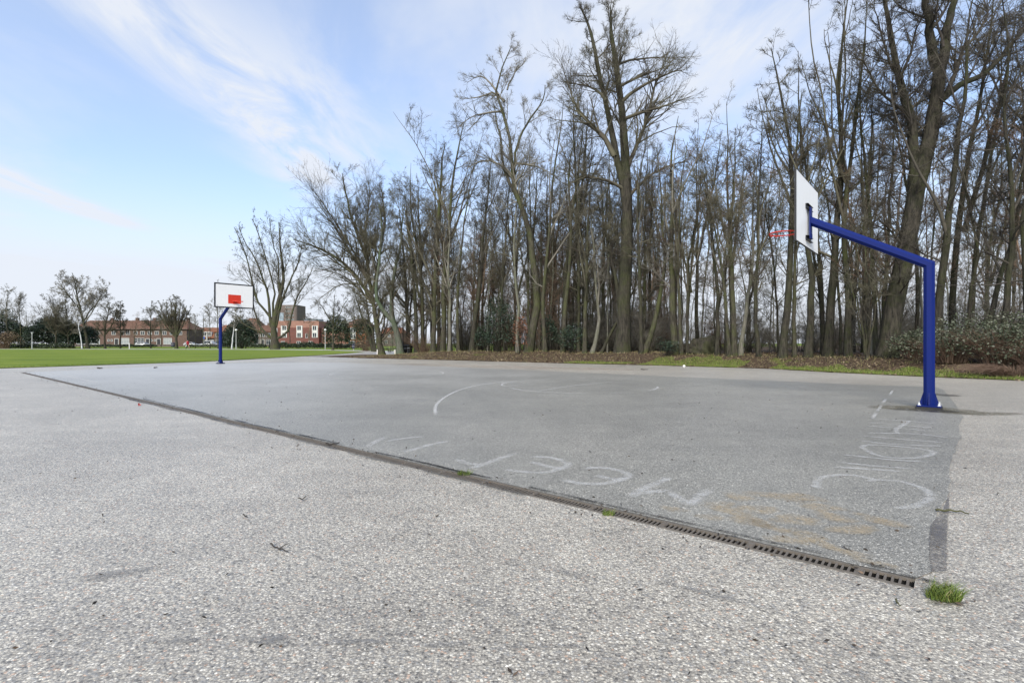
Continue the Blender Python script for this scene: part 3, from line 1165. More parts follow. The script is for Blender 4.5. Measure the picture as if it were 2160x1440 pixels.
def px_tree(name, d, pts, r0, label, extra=(), limbs=(), mat='bark', twig='twig', r_top=0.035, cfg={}, group=None, cat='tree', thick=1.0):
    """tree whose stem passes the photo pixels pts when it stands at depth d"""
    def conv(pp, drift=0.0, d0=d):
        n = len(pp)
        return [P3(q[0], q[1], d0 + drift * (i / (n - 1)) ** 1.2) for i, q in enumerate(pp)]
    main = conv(pts, rng.uniform(-0.5, 0.5))
    bx, by = main[0][0], main[0][1]
    bz = ground_z(bx, by)
    main[0][2] = bz - 0.15
    cs = math.cos(math.atan((pts[0][0] - 1080) / F)) * thick   # an upright trunk seen off axis spreads by 1/cos
    rm = r0 * cs / F * d
    radii = list(np.linspace(1, 0, len(pts)) ** 1.0 * (rm - r_top) + r_top)
    stems = [(main, radii)]
    for e in extra:
        pp, ra, rb = e
        q = conv(pp, rng.uniform(-1.2, 1.2))
        stems.append((q, list(np.linspace(ra * cs / F * d, max(rb * cs / F * d, 0.012), len(pp)))))
    lm = []
    for pp, ra in limbs:
        q = conv(pp, rng.uniform(-2.2, 2.2))
        lm.append((q, list(np.linspace(ra * cs / F * d, 0.012, len(pp)))))
    return make_tree(name, stems, lm, cfg, (bx, by, bz), M[mat], M[twig], label, cat, group)


def edge_d(px, t=26.0):
    return t / (0.646 * (px - 1080) / F + 0.763)


GF = 'bare trees along the front edge of the wood'
slim = dict(n1=10, t1=0.25, a1=52, L1=0.17, up1=0.07, a2=40, up2=0.05, k2=7, k3=5, k4=3, lead=3, lt0=0.3, la=19, lL=0.52, wob=0.15)
brush = dict(n1=16, t1=0.06, a1=52, L1=0.24, up1=0.10, a2=40, up2=0.07, k2=9, k3=6, k4=3, lead=5, lt0=0.18, la=27, lL=0.6, wob=0.15)

# --- the three great trees
px_tree('bare_tree', 29.5, [(1312, 752), (1317, 640), (1322, 500), (1324, 410), (1318, 320), (1313, 244), (1301, 138), (1290, 70), (1288, 40), (1289, 10)], 16,
        'tallest bare tree in the middle, thick dark trunk forking into two leaders',
        extra=[([(1321, 440), (1310, 370), (1298, 320), (1287, 256), (1276, 211), (1258, 124), (1246, 65), (1232, 30), (1222, 14)], 9, 1.2),
               ([(1303, 735), (1310, 690), (1306, 640), (1297, 580), (1284, 520), (1272, 450), (1268, 380)], 6, 1)],
        limbs=[([(1312, 215), (1349, 184), (1380, 169), (1420, 151), (1444, 147)], 4), ([(1305, 184), (1336, 167), (1373, 153), (1420, 135)], 3.5),
               ([(1307, 135), (1336, 127), (1376, 122), (1447, 121)], 3), ([(1320, 250), (1367, 233), (1404, 222), (1456, 204)], 4), ([(1278, 213), (1256, 189), (1231, 180), (1180, 173)], 4),
               ([(1296, 330), (1269, 282), (1240, 258), (1222, 240), (1209, 211), (1182, 133)], 6), ([(1325, 350), (1360, 270), (1375, 210), (1390, 150), (1420, 110)], 5),
               ([(1322, 420), (1360, 380), (1410, 350), (1450, 340)], 4), ([(1318, 400), (1280, 380), (1230, 375), (1200, 390)], 4)],
        mat='bark_dark', twig='twig', cfg=dict(n1=34, t1=0.5, a1=55, L1=0.16, up1=0.06, k2=11, k3=6, k4=4), r_top=0.02)
px_tree('bare_tree', 33.0, [(1114, 745), (1127, 675), (1136, 620), (1124, 562), (1117, 491), (1104, 447), (1087, 413), (1084, 380), (1076, 304), (1058, 229), (1046, 190), (1060, 140), (1080, 95)], 9,
        'tall bare tree with a kinked trunk, its loose top standing above its left neighbours',
        extra=[([(1090, 415), (1069, 373), (1060, 336), (1056, 287), (1047, 264), (1042, 224)], 4, 1), ([(1084, 370), (1092, 300), (1120, 250), (1145, 210), (1150, 180)], 3, 0.8)],
        limbs=[([(1064, 215), (1040, 195), (1010, 205), (970, 210)], 3), ([(1060, 235), (1020, 240), (990, 250), (965, 270)], 2.5), ([(1052, 200), (1030, 170), (1010, 160), (985, 175)], 2.5),
               ([(1070, 190), (1082, 160), (1100, 140), (1110, 120)], 2), ([(1085, 380), (1050, 345), (1010, 340), (980, 360)], 3), ([(1090, 345), (1130, 350), (1170, 370)], 3)],
        mat='bark', twig='twig_grey', cfg=dict(n1=30, t1=0.42, a1=50, L1=0.15, up1=0.05, k2=9, k3=6, k4=4), r_top=0.02)
px_tree('bare_tree', 20.8, [(1870, 752), (1888, 650), (1912, 520), (1936, 389), (1955, 319), (1972, 236), (1980, 167), (1981, 140)], 23,
        'massive leaning old tree right of the near board, trunk splitting high up',
        extra=[([(1981, 150), (1966, 111), (1960, 42), (1949, 0), (1938, -70), (1930, -160)], 13, 3), ([(1981, 150), (1991, 111), (1999, 55), (2013, 0), (2030, -70), (2035, -160)], 14, 3),
               ([(1930, 420), (1927, 319), (1922, 264), (1908, 208), (1897, 167), (1886, 111), (1874, 55), (1866, 0), (1850, -80)], 13, 3),
               ([(1985, 212), (2010, 190), (2040, 172), (2066, 161), (2102, 133), (2135, 92), (2165, 60), (2210, 10)], 9, 2.5)],
        limbs=[([(1997, 197), (2013, 167), (2024, 117), (2052, 83), (2080, 44), (2072, -10), (2080, -60)], 6), ([(1990, 100), (1980, 60), (1972, 20), (1985, -20)], 4),
               ([(1915, 240), (1880, 215), (1850, 180), (1825, 130), (1800, 125)], 4), ([(1893, 160), (1870, 120), (1855, 60), (1840, 10)], 4), ([(1900, 165), (1920, 120), (1935, 60), (1950, 20)], 4)],
        mat='bark_dark', twig='twig_dark', cfg=dict(n1=40, t1=0.2, a1=60, L1=0.24, up1=0.03, k2=10, k3=6, k4=4, n_stem=18), r_top=0.2)
# --- left corner of the wood
px_tree('bare_tree', 43.5, [(806, 749), (797, 700), (790, 650), (784, 612), (775, 560)], 9.5,
        'broad bare tree leaning left over the path, the leftmost of the wood',
        extra=[([(788, 640), (745, 575), (700, 537), (650, 515), (618, 505)], 5, 1), ([(784, 615), (770, 540), (745, 470), (728, 400), (722, 365)], 5, 1), ([(786, 620), (800, 540), (812, 470), (805, 400)], 5, 1)],
        limbs=[([(790, 645), (750, 602), (715, 577), (660, 566)], 3.5), ([(780, 600), (745, 540), (700, 470), (665, 420)], 3.5), ([(790, 650), (830, 600), (860, 545)], 3),
               ([(782, 605), (740, 520), (690, 440), (655, 395)], 3), ([(785, 625), (735, 570), (680, 535), (625, 470)], 3.5), ([(760, 600), (720, 600), (680, 625), (665, 645)], 2),
               ([(778, 570), (770, 480), (780, 420), (775, 380)], 3)],
        cfg=dict(n1=34, t1=0.12, a1=45, L1=0.42, up1=0.10, k2=12, k3=7, k4=4, L2=0.48), twig='twig', r_top=0.05, thick=0.78)
px_tree('bare_tree', 42.0, [(845, 749), (839, 705), (829, 672), (826, 630), (832, 580), (846, 500), (850, 430)], 8.5,
        'green stained forked tree between the bench and the black bins', extra=[([(831, 680), (805, 650), (793, 618), (798, 560), (806, 490), (800, 430)], 6, 1)],
        mat='bark_green', twig='twig', thick=0.9, cfg=dict(brush, t1=0.35, lead=2, la=14, lL=0.3))

FRONT = [
    ((880, 744), 6, [(874, 620), (864, 500), (852, 400)], 'bark_dark', 'twig', brush, 'brushy tree just right of the black bins, twigs low on its trunk'),
    ((914, 744), 7, [(917, 600), (926, 450), (934, 330), (940, 300)], 'bark', 'twig', brush, 'straight dark trunk rising behind the russet thicket'),
    ((934, 743), 6.5, [(938, 560), (948, 470), (955, 380), (970, 295), (985, 240)], 'bark', 'twig', dict(brush, t1=0.3), 'tall tree right of the russet thicket, spreading at its top'),
    ((947, 746), 4.5, [(949, 650), (945, 560), (948, 490), (938, 400)], 'bark_pale', 'twig_grey', slim, 'slim pale trunk in front of the tall tree beside the russet thicket'),
    ((967, 743), 4.5, [(965, 640), (972, 540), (985, 430), (1000, 350)], 'bark', 'twig', slim, 'narrow upright trunk just left of the black leaning trunk'),
    ((995, 747), 7.5, [(1003, 670), (1012, 590), (1020, 500), (1030, 400), (1040, 310)], 'bark_dark', 'twig_dark', slim, 'black leaning trunk left of the holly, its foot swollen'),
    ((1048, 743), 4.5, [(1060, 600), (1068, 480), (1075, 380)], 'bark_dark', 'twig', slim, 'thin trunk rising out of the dark holly bush'),
    ((1092, 744), 4.5, [(1092, 640), (1085, 540), (1090, 430), (1108, 320)], 'bark_pale', 'twig', slim, 'slim trunk behind the small beech with copper leaves'),
    ((1150, 745), 5.5, [(1146, 640), (1155, 520), (1165, 400), (1180, 290), (1188, 215)], 'bark', 'twig_grey', slim, 'slim straight trunk right of the kinked tall tree'),
    ((1187, 745), 6.5, [(1195, 620), (1205, 500), (1200, 380), (1212, 270)], 'bark', 'twig', slim, 'mossy trunk midway between the kinked tree and the curved pale one'),
    ((1233, 746), 6, [(1236, 600), (1240, 480), (1250, 340)], 'bark', 'twig', slim, 'mossy upright trunk just left of the curved pale trunk'),
    ((1247, 749), 6, [(1260, 700), (1264, 660), (1258, 600), (1251, 500), (1240, 400)], 'bark_pale', 'twig_grey', slim, 'curved pale trunk bowing left of the tallest middle tree'),
    ((1264, 746), 4.5, [(1290, 700), (1318, 648), (1345, 590), (1362, 500)], 'bark_dark', 'twig', slim, 'thin dark stem slanting right behind the tallest middle tree'),
    ((1352, 743), 5.5, [(1350, 600), (1345, 480), (1350, 380), (1368, 270)], 'bark_dark', 'twig', slim, 'upright trunk just right of the tallest middle tree'),
    ((1357, 742), 8, [(1378, 690), (1392, 620), (1402, 560), (1396, 430), (1384, 310)], 'bark', 'twig', slim, 'strongly tilted trunk right of the tallest middle tree, kinking upright'),
    ((1424, 744), 9.5, [(1418, 600), (1415, 520), (1421, 420), (1415, 330), (1432, 245)], 'bark', 'twig_grey', slim, 'thick straight trunk with a little shrub at its foot'),
    ((1437, 743), 5, [(1430, 560), (1436, 400), (1450, 300)], 'bark', 'twig', slim, 'thin trunk touching the right side of the thick straight one'),
    ((1450, 746), 4.5, [(1452, 600), (1456, 530), (1470, 460), (1478, 380)], 'bark_dark', 'twig', slim, 'thin black trunk that forks high, left of the root mound'),
    ((1513, 745), 6, [(1513, 620), (1506, 530), (1498, 450), (1488, 340)], 'bark_dark', 'twig', slim, 'dark trunk directly right of the root mound'),
    ((1537, 747), 5.5, [(1531, 640), (1521, 560), (1505, 480), (1488, 400)], 'bark', 'twig', slim, 'greenish trunk curving left, second right of the root mound'),
    ((1549, 744), 8, [(1545, 600), (1540, 500), (1546, 400), (1552, 270)], 'bark', 'twig', slim, 'stout trunk third right of the root mound'),
    ((1562, 747), 6.5, [(1574, 650), (1588, 560), (1588, 450), (1592, 340)], 'bark_pale', 'twig_grey', slim, 'smooth grey green trunk sweeping right below the red rim'),
    ((1601, 745), 6.5, [(1593, 620), (1598, 520), (1602, 390), (1610, 250)], 'bark_dark', 'twig', slim, 'dark trunk just left of the red rim'),
    ((1651, 743), 11, [(1662, 640), (1668, 520), (1672, 400), (1662, 280), (1640, 170), (1625, 100)], 'bark_dark', 'twig', dict(slim, n1=13, L1=0.18, lead=4), 'big dark trunk right below the red rim'),
    ((1675, 746), 6, [(1674, 620), (1680, 500), (1690, 380), (1685, 240)], 'bark', 'twig', slim, 'thin mossy trunk hugging the big dark trunk below the rim'),
    ((1704, 742), 11, [(1712, 620), (1706, 540), (1692, 450), (1680, 330), (1690, 200)], 'bark_dark', 'twig', dict(slim, n1=13, L1=0.18, lead=4), 'dark trunk standing under the right edge of the near backboard'),
    ((1745, 746), 13.5, [(1752, 660), (1758, 560), (1768, 460), (1776, 330), (1768, 190), (1780, 60), (1790, -30)], 'bark_dark', 'twig', dict(slim, n1=14, L1=0.18, lead=5), 'thick dark trunk just right of the near backboard'),
    ((1789, 746), 10.5, [(1790, 620), (1781, 520), (1786, 400), (1802, 270), (1820, 120), (1830, -20)], 'bark', 'twig', dict(slim, n1=14, L1=0.18, lead=5), 'mossy thick trunk under the middle of the blue arm'),
    ((1848, 744), 7, [(1842, 600), (1835, 450), (1822, 330), (1815, 200), (1825, 60)], 'bark', 'twig', slim, 'greenish slender trunk left of the massive leaning tree'),
    ((1978, 738), 12.5, [(1984, 600), (2000, 470), (2012, 380), (2024, 260), (2038, 170), (2040, 60), (2060, -40)], 'bark_dark', 'twig_dark', dict(slim, n1=14, L1=0.19, lead=4, la=26), 'thick dark trunk seen directly behind the near blue post'),
    ((2040, 735), 6, [(2046, 620), (2060, 540), (2050, 470), (2035, 380), (2060, 260)], 'bark_dark', 'twig_dark', slim, 'thin wavy dark trunk, first right of the near blue post'),
    ((2072, 732), 9, [(2100, 620), (2128, 530), (2150, 430), (2160, 300), (2150, 150)], 'bark_dark', 'twig_dark', dict(slim, n1=14, L1=0.2, lead=4, la=26, a1=60, up1=0.03), 'slanting dark trunk above the brambles'),
    ((2112, 728), 11, [(2122, 620), (2135, 500), (2132, 380), (2120, 240), (2130, 90), (2110, -30)], 'bark_dark', 'twig_dark', dict(slim, n1=14, L1=0.2, lead=4, la=26, a1=60, up1=0.03), 'upright thick trunk above the brambles, next to the slanting one'),
    ((2158, 724), 9, [(2166, 600), (2160, 460), (2180, 300), (2170, 120), (2190, -20)], 'bark_dark', 'twig_dark', dict(slim, n1=16, L1=0.22, a1=62, up1=0.02, t1=0.1), 'dark tree cut by the right edge of the picture'),
]
wide = dict(brush, lead=6, la=34, lL=0.62, n1=12, k2=9, lt=0.5)
px_tree('bare_tree', 48.5, [(862, 744), (858, 640), (850, 520), (838, 410)], 6.0, 'broad twiggy tree filling the gap behind the black bins', mat='bark_dark', twig='twig_grey', cfg=wide, r_top=0.014, group=GF, thick=0.85)
px_tree('bare_tree', 47.0, [(893, 744), (890, 620), (884, 470), (880, 365)], 6.0, 'broad twiggy tree behind the left half of the russet thicket', mat='bark', twig='twig', cfg=wide, r_top=0.014, group=GF, thick=0.85)
px_tree('bare_tree', 45.0, [(926, 744), (925, 600), (920, 450), (915, 330)], 6.0, 'broad twiggy tree behind the right half of the russet thicket', mat='bark_dark', twig='twig_grey', cfg=wide, r_top=0.014, group=GF, thick=0.85)
for (bx, by), r0, pts, mt, tw, cf, lab in FRONT:
    off = rng.uniform(-0.4, 1.2)
    px_tree('bare_tree', edge_d(bx, 26.0) + off, [(bx, by)] + pts, r0, lab, mat=mt, twig=tw, cfg=dict(cf, k4=2) if (r0 < 6.6 and bx < 1500) else cf, group=GF, r_top=0.014, thick=0.84)

# multi-stemmed hazel between the trunks
hz_st = []
for k, (dx, top) in enumerate([(-26, 560), (-14, 500), (-4, 470), (6, 520), (16, 540), (24, 600), (-20, 620), (12, 600)]):
    hz_st.append(([(1828 + dx * 0.12, 748), (1828 + dx * 0.5, 690), (1828 + dx, 630), (1828 + dx * 1.5, top)], 2.4, 0.6))
px_tree('hazel_bush', 20.4, [(1828, 748), (1830, 690), (1827, 620), (1824, 480)], 3.2, 'many stemmed hazel just left of the massive leaning tree', extra=hz_st,
        cfg=dict(n1=7, t1=0.3, a1=30, L1=0.3, up1=0.1, k2=5, k3=4, k4=3, n_stem=8), r_top=0.012, cat='bush', mat='bark')

# --- woodland behind the front row: a handful of kinds, copied
KINDS = []
WL = 'slim bare tree deeper in the wood, behind the front row of trunks'
WG = 'bare trees deeper in the wood'
for i in range(11):
    h = [15.5, 17, 14, 18, 16, 13, 17.5, 15, 12, 13.5, 10.5][i]
    ln = rng.uniform(-0.9, 0.9, 2)
    stem = ([(0, 0, -0.2), (ln[0] * 0.1, ln[1] * 0.1, h * 0.25), (ln[0] * 0.5 + rng.normal(0, .15), ln[1] * 0.5, h * 0.5), (ln[0] + rng.normal(0, .2), ln[1], h * 0.75), (ln[0] * 1.2, ln[1] * 1.2, h)],
            [0.14, 0.118, 0.09, 0.05, 0.011] if i < 8 else [0.062, 0.052, 0.04, 0.024, 0.009])
    stems = [stem]
    if i in (1, 3, 4, 6):
        a = rng.uniform(0, 6.28)
        z0 = h * rng.uniform(0.25, 0.45)
        q = np.array([ln[0] * 0.35, ln[1] * 0.35, z0])
        dv = np.array([math.cos(a), math.sin(a), 0])
        stems.append(([q, q + dv * 0.7 + [0, 0, h * 0.18], q + dv * 1.3 + [0, 0, h * 0.35], q + dv * 1.7 + [0, 0, h * 0.52]], [0.1, 0.085, 0.055, 0.012]))
    KINDS.append(make_tree('woodland_tree', stems, [], dict(slim, n1=12, t1=[0.15, 0.3, 0.2, 0.35, 0.2, 0.12, 0.3, 0.25, 0.2, 0.3, 0.1][i], L1=0.24, k2=8, k3=5, k4=3),
                           (0, 0, 0), M[['bark_dark', 'bark', 'bark', 'bark_dark', 'bark', 'bark_pale', 'bark_dark', 'bark', 'bark', 'bark_pale', 'bark_dark'][i]], M[['twig', 'twig', 'twig_red', 'twig', 'twig_grey', 'twig_red', 'twig', 'twig', 'twig_red', 'twig', 'twig'][i]], WL, 'tree', WG))
spots = []
R_ = random.Random(21)
tries = 0
while len(spots) < 195 and tries < 40000:
    tries += 1
    px = R_.choice([R_.uniform(862, 1300), R_.uniform(862, 2220)])
    d = edge_d(px, 26) * R_.choice([R_.uniform(1.08, 1.5), R_.uniform(1.3, 2.5)])
    p = at(px, d)
    if p.dot(AX) > 40 or (px > 1335 and R_.random() < 0.5):
        continue
    if all((p - q).length > 1.25 for q, _ in spots):
        spots.append((p, d))
LAND = [(800, 'the bench'), (856, 'the black bins'), (898, 'the russet thicket'), (995, 'the black leaning trunk'), (1048, 'the glossy holly'), (1098, 'the copper beech'), (1150, 'the kinked tree'),
        (1206, 'the holly'), (1250, 'the curved pale trunk'), (1312, 'the tallest tree'), (1366, 'the tilted trunk'), (1424, 'the thick straight trunk'), (1478, 'the root mound'), (1549, 'the stout trunk'),
        (1601, 'the red rim'), (1651, 'the big dark trunk'), (1704, 'the near backboard'), (1789, 'the blue arm'), (1870, 'the massive tree'), (1958, 'the blue post'), (2072, 'the slanting trunk'), (2160, "the picture's right edge")]
ORD = ['first', 'second', 'third', 'fourth', 'fifth', 'sixth', 'seventh', 'eighth', 'ninth', 'tenth', 'eleventh', 'twelfth', 'thirteenth', 'fourteenth', 'fifteenth', 'sixteenth', 'seventeenth', 'eighteenth', 'nineteenth', 'twentieth']


def gap_labels(pts, what):
    """label by the order of the feet, left to right, in the gap between two landmarks"""
    out = [None] * len(pts)
    cols = [1080 + F * p.x / p.y for p in pts]
    lm = [(-1e9, 'the open lawn')] + LAND + [(1e9, None)]
    for (a, na), (b_, nb) in zip(lm[:-1], lm[1:]):
        ids = sorted([i for i, c_ in enumerate(cols) if a <= c_ < b_], key=lambda i: cols[i])
        for n, i in enumerate(ids):
            where = 'between %s and %s' % (na.replace('the ', '', 1), nb.replace('the ', '', 1)) if nb else 'past ' + na
            out[i] = '%s, %s from left, %s' % (what(i), ORD[min(n, 19)], where)
    return out


KW = ['dark', 'forked', 'mossy', 'dark forked', 'two stemmed', 'pale', 'twin dark', 'brown', 'thin', 'thin pale', 'thin dark']
kid = [i if i < len(KINDS) else (R_.choice([8, 9, 10]) if R_.random() < 0.62 else R_.randrange(8)) for i in range(len(spots))]
wl_lab = gap_labels([p for p, _ in spots], lambda i: '%s tree deep inside wood' % KW[kid[i]])
for i, (p, d) in enumerate(spots):
    k = KINDS[kid[i]]
    sc_ = R_.uniform(0.75, 1.12) * (1.0 if p.dot(AX) < 28 else 0.85)
    z = ground_z(p.x, p.y)
    if i < len(KINDS):
        k.location, k.rotation_euler, k.scale = (p.x, p.y, z), (0, 0, R_.uniform(0, 6.28)), (sc_,) * 3
        k['label'] = wl_lab[i]
    else:
        dup(k, wl_lab[i], (p.x, p.y, z), R_.uniform(0, 6.28), (sc_ * R_.uniform(.8, 1.2),) * 2 + (sc_,))


# ------------------------------------------------------------------ leafy things
def leaf_mat(name, stops, rough=0.5, trans=0.0):
    m, nt, b, v = new_mat(name)
    geo = nt.new('ShaderNodeNewGeometry')
    r = geo.outputs['Random Per Island']
    set_b(nt, b, nt.ramp(r, stops), rough, 0.4)
    return m


M['holly'] = leaf_mat('holly_leaf', [(0, (0.008, 0.016, 0.009)), (0.5, (0.018, 0.034, 0.018)), (1, (0.035, 0.055, 0.03))], 0.65)
M['yew'] = leaf_mat('yew_leaf', [(0, (0.010, 0.018, 0.008)), (0.6, (0.022, 0.036, 0.015)), (1, (0.045, 0.06, 0.024))], 0.6)
M['bramble'] = leaf_mat('bramble_leaf', [(0, (0.02, 0.026, 0.012)), (0.4, (0.045, 0.057, 0.028)), (0.72, (0.08, 0.092, 0.052)), (0.9, (0.13, 0.14, 0.095)), (1, (0.2, 0.205, 0.16))], 0.6)
M['copper'] = leaf_mat('beech_leaf', [(0, (0.07, 0.03, 0.016)), (0.5, (0.13, 0.052, 0.026)), (1, (0.2, 0.09, 0.045))], 0.6)
M['litter'] = leaf_mat('fallen_leaf', [(0, (0.03, 0.018, 0.010)), (0.4, (0.08, 0.05, 0.028)), (0.7, (0.14, 0.096, 0.055)), (1, (0.26, 0.205, 0.13))], 0.7)
M['crumb'] = leaf_mat('dark_crumb', [(0, (0.012, 0.010, 0.008)), (0.6, (0.035, 0.026, 0.018)), (0.9, (0.08, 0.055, 0.035)), (1, (0.16, 0.11, 0.07))], 0.8)
M['blade'] = leaf_mat('grass_blade', [(0, (0.045, 0.075, 0.010)), (0.5, (0.088, 0.135, 0.018)), (0.9, (0.15, 0.18, 0.04)), (1, (0.24, 0.21, 0.10))], 0.6)
M['verge_blade'] = leaf_mat('verge_blade', [(0, (0.0559, 0.0903, 0.0103)), (0.5, (0.1075, 0.1548, 0.0189)), (0.88, (0.1634, 0.1935, 0.0387)), (1, (0.2322, 0.2021, 0.0946))], 0.7)
M['straw'] = leaf_mat('dry_grass', [(0, (0.10, 0.09, 0.03)), (0.5, (0.2, 0.18, 0.07)), (1, (0.32, 0.28, 0.14))], 0.7)


def leaves_mesh(name, pos, size, aspect=0.55, flat=0.0, up=None):
    """one folded quad per leaf"""
    n = len(pos)
    a = nrm(rng.normal(size=(n, 3)) * np.array([1, 1, 1 - flat]))
    b = nrm(np.cross(a, rng.normal(size=(n, 3)) * np.array([flat * 0.15 + (1 - flat), flat * 0.15 + (1 - flat), 1])))
    s = (size * rng.uniform(0.6, 1.3, n))[:, None] if np.isscalar(size) else (size * rng.uniform(0.6, 1.3, n))[:, None]
    v = np.stack([pos - a * s * .5, pos + b * s * aspect * .5, pos + a * s * .5, pos - b * s * aspect * .5], 1)
    q = np.arange(n * 4).reshape(n, 4)
    return me_arrays(name, v.reshape(-1, 3), q)


def blob_points(n, c, r, shell=0.55, lumps=5, seed=0):
    """points near the surface of a lumpy ellipsoid"""
    g = np.random.default_rng(seed)
    dirs = nrm(g.normal(size=(n, 3)))
    dirs[:, 2] = np.where(dirs[:, 2] < -0.35, -dirs[:, 2], dirs[:, 2])
    ld = nrm(g.normal(size=(lumps * 3, 3)))
    am = g.uniform(-0.3, 0.42, lumps * 3)
    bump = 1 + (np.exp(-(1 - dirs @ ld.T) * 7) * am[None]).sum(1)
    rad = (shell + (1 - shell) * g.random(n) ** 0.6) * bump
    return np.asarray(c) + dirs * rad[:, None] * np.asarray(r)


def stems_mesh(name, n, r, h, rad, seed, arch=0.3):
    g = np.random.default_rng(seed)
    a = g.uniform(0, 2 * np.pi, n)
    t = np.linspace(0, 1, 6)
    L = g.uniform(0.55, 1, n)
    out = g.uniform(0.2, 1.0, n)
    Pt = np.zeros((n, 6, 3))
    b0 = g.uniform(0, 0.35, n)
    for i, q in enumerate(t):
        Pt[:, i, 0] = np.cos(a) * (b0 * r[0] + r[0] * out * q ** 1.3)
        Pt[:, i, 1] = np.sin(a) * (b0 * r[1] + r[1] * out * q ** 1.3)
        Pt[:, i, 2] = h * L * (q - arch * q ** 3) + g.normal(0, 0.02 * h, n) * (i > 0)
    R = rad * (1 - 0.8 * t)[None] * g.uniform(0.6, 1.2, n)[:, None]
    return tubes(Pt, R, 3)


def leaf_bush(name, label, cat, loc, r, n, size, mat, stem_mat, seed, stems=40, group=None, h0=0.0, shell=0.5, flat=0.2, stem_r=0.014):
    root = thing(name, label, cat, loc, 0, group)
    p = blob_points(n, (0, 0, h0 + r[2] * 0.42), (r[0], r[1], r[2] * 0.62), shell, 6, seed)
    p = p[p[:, 2] > 0.02]
    link('foliage', leaves_mesh('foliage', p, size, 0.6, flat), mat, root)
    link('stems', join_mesh('stems', [stems_mesh('stems', stems, (r[0] * 0.9, r[1] * 0.9), r[2] * 1.08, stem_r, seed)]), stem_mat, root)
    return root


def on_ground(px, d):
    p = at(px, d)
    return (p.x, p.y, ground_z(p.x, p.y))


leaf_bush('holly_bush', 'dark glossy holly bush between the black leaning trunk and the copper beech', 'bush', on_ground(1052, 35.0), (0.9, 0.9, 2.9), 2700, 0.11, M['holly'], M['bark_dark'], 1)
leaf_bush('holly_bush', 'low dull green holly left of the dark glossy one', 'bush', on_ground(1018, 36.5), (0.8, 0.8, 1.6), 1200, 0.11, M['holly'], M['bark_dark'], 2)
leaf_bush('holly_bush', 'dark holly standing left of the curved pale trunk', 'bush', on_ground(1206, 31.0), (0.7, 0.6, 1.5), 1300, 0.1, M['holly'], M['bark_dark'], 3)
leaf_bush('holly_bush', 'dark evergreen undergrowth right of the kinked tall tree', 'bush', on_ground(1160, 33.5), (0.7, 0.7, 2.2), 1200, 0.11, M['holly'], M['bark_dark'], 4)
leaf_bush('evergreen_shrub', 'small dusty green shrub at the foot of the thick straight trunk', 'bush', on_ground(1412, 26.6), (0.6, 0.5, 0.85), 520, 0.085, M['holly'], M['bark_dark'], 5, stems=60, shell=0.1)
leaf_bush('beech_sapling', 'small beech sapling still holding copper coloured leaves', 'sapling', on_ground(1098, 32.0), (0.55, 0.5, 2.3), 420, 0.1, M['copper'], M['bark_dark'], 6, stems=9)
leaf_bush('bramble_bush', 'grey green bramble mound right behind the near blue post', 'bush', on_ground(2005, 17.6), (1.5, 1.2, 1.2), 2600, 0.075, M['bramble'], M['twig_red'], 7, stems=260, stem_r=0.012, shell=0.05, flat=0.55)
leaf_bush('bramble_bush', 'tallest bramble mound, at the right edge under the slanting trunks', 'bush', on_ground(2110, 16.6), (1.6, 1.5, 1.65), 3900, 0.075, M['bramble'], M['twig_red'], 8, stems=320, stem_r=0.012, shell=0.05, flat=0.55)
leaf_bush('bramble_bush', 'low straggling bramble between the massive leaning tree and the near post', 'bush', on_ground(1925, 19.3), (0.9, 0.8, 1.0), 2000, 0.085, M['bramble'], M['twig_red'], 9, stems=170, stem_r=0.012, shell=0.05, flat=0.55)
leaf_bush('bramble_bush', 'bramble mound cut off by the right edge of the picture', 'bush', on_ground(2205, 15.3), (1.3, 1.2, 1.35), 2300, 0.075, M['bramble'], M['twig_red'], 10, stems=230, stem_r=0.012, shell=0.05, flat=0.55)
root = thing('dead_brambles', 'tangle of dead brown bramble stems in front of the bramble mounds', 'bush', on_ground(2140, 15.2))
link('stems', join_mesh('stems', [stems_mesh('stems', 420, (1.9, 0.9), 0.8, 0.008, 77, 0.7)]), M['twig_red'], root)
root = thing('russet_thicket', 'russet twiggy thicket at the left end of the wood beside the bins', 'bush', on_ground(898, 40.5))
pt = [stems_mesh('stems', 300, (1.9, 1.5), 2.1, 0.009, 78, 0.15)]
link('stems', join_mesh('stems', pt), M['twig_red'], root)
root = thing('root_mound', 'dark upturned root mound between the trunks', 'root mound', on_ground(1475, 27.5))
mb_pts = blob_points(900, (0, 0, 0.25), (0.95, 0.6, 0.62), 0.85, 6, 12)
bm = bmesh.new()
bmesh.ops.create_icosphere(bm, subdivisions=4, radius=1)
for v in bm.verts:
    n_ = v.co.normalized()
    k = 1 + 0.2 * math.sin(n_.x * 7 + 1) * math.sin(n_.y * 6) + 0.12 * math.sin(n_.z * 11 + n_.x * 9)
    v.co = Vector((n_.x * 1.0 * k, n_.y * 0.65 * k, 0.12 + n_.z * 0.72 * k * (1 + 0.35 * n_.x)))
me = bpy.data.meshes.new('soil_plate')
bm.to_mesh(me)
bm.free()
link('soil_plate', me, M['bark_dark'], root, smooth=True)
link('roots', join_mesh('roots', [stems_mesh('roots', 40, (1.1, 0.8), 1.15, 0.03, 79, 0.4)]), M['bark_dark'], root)

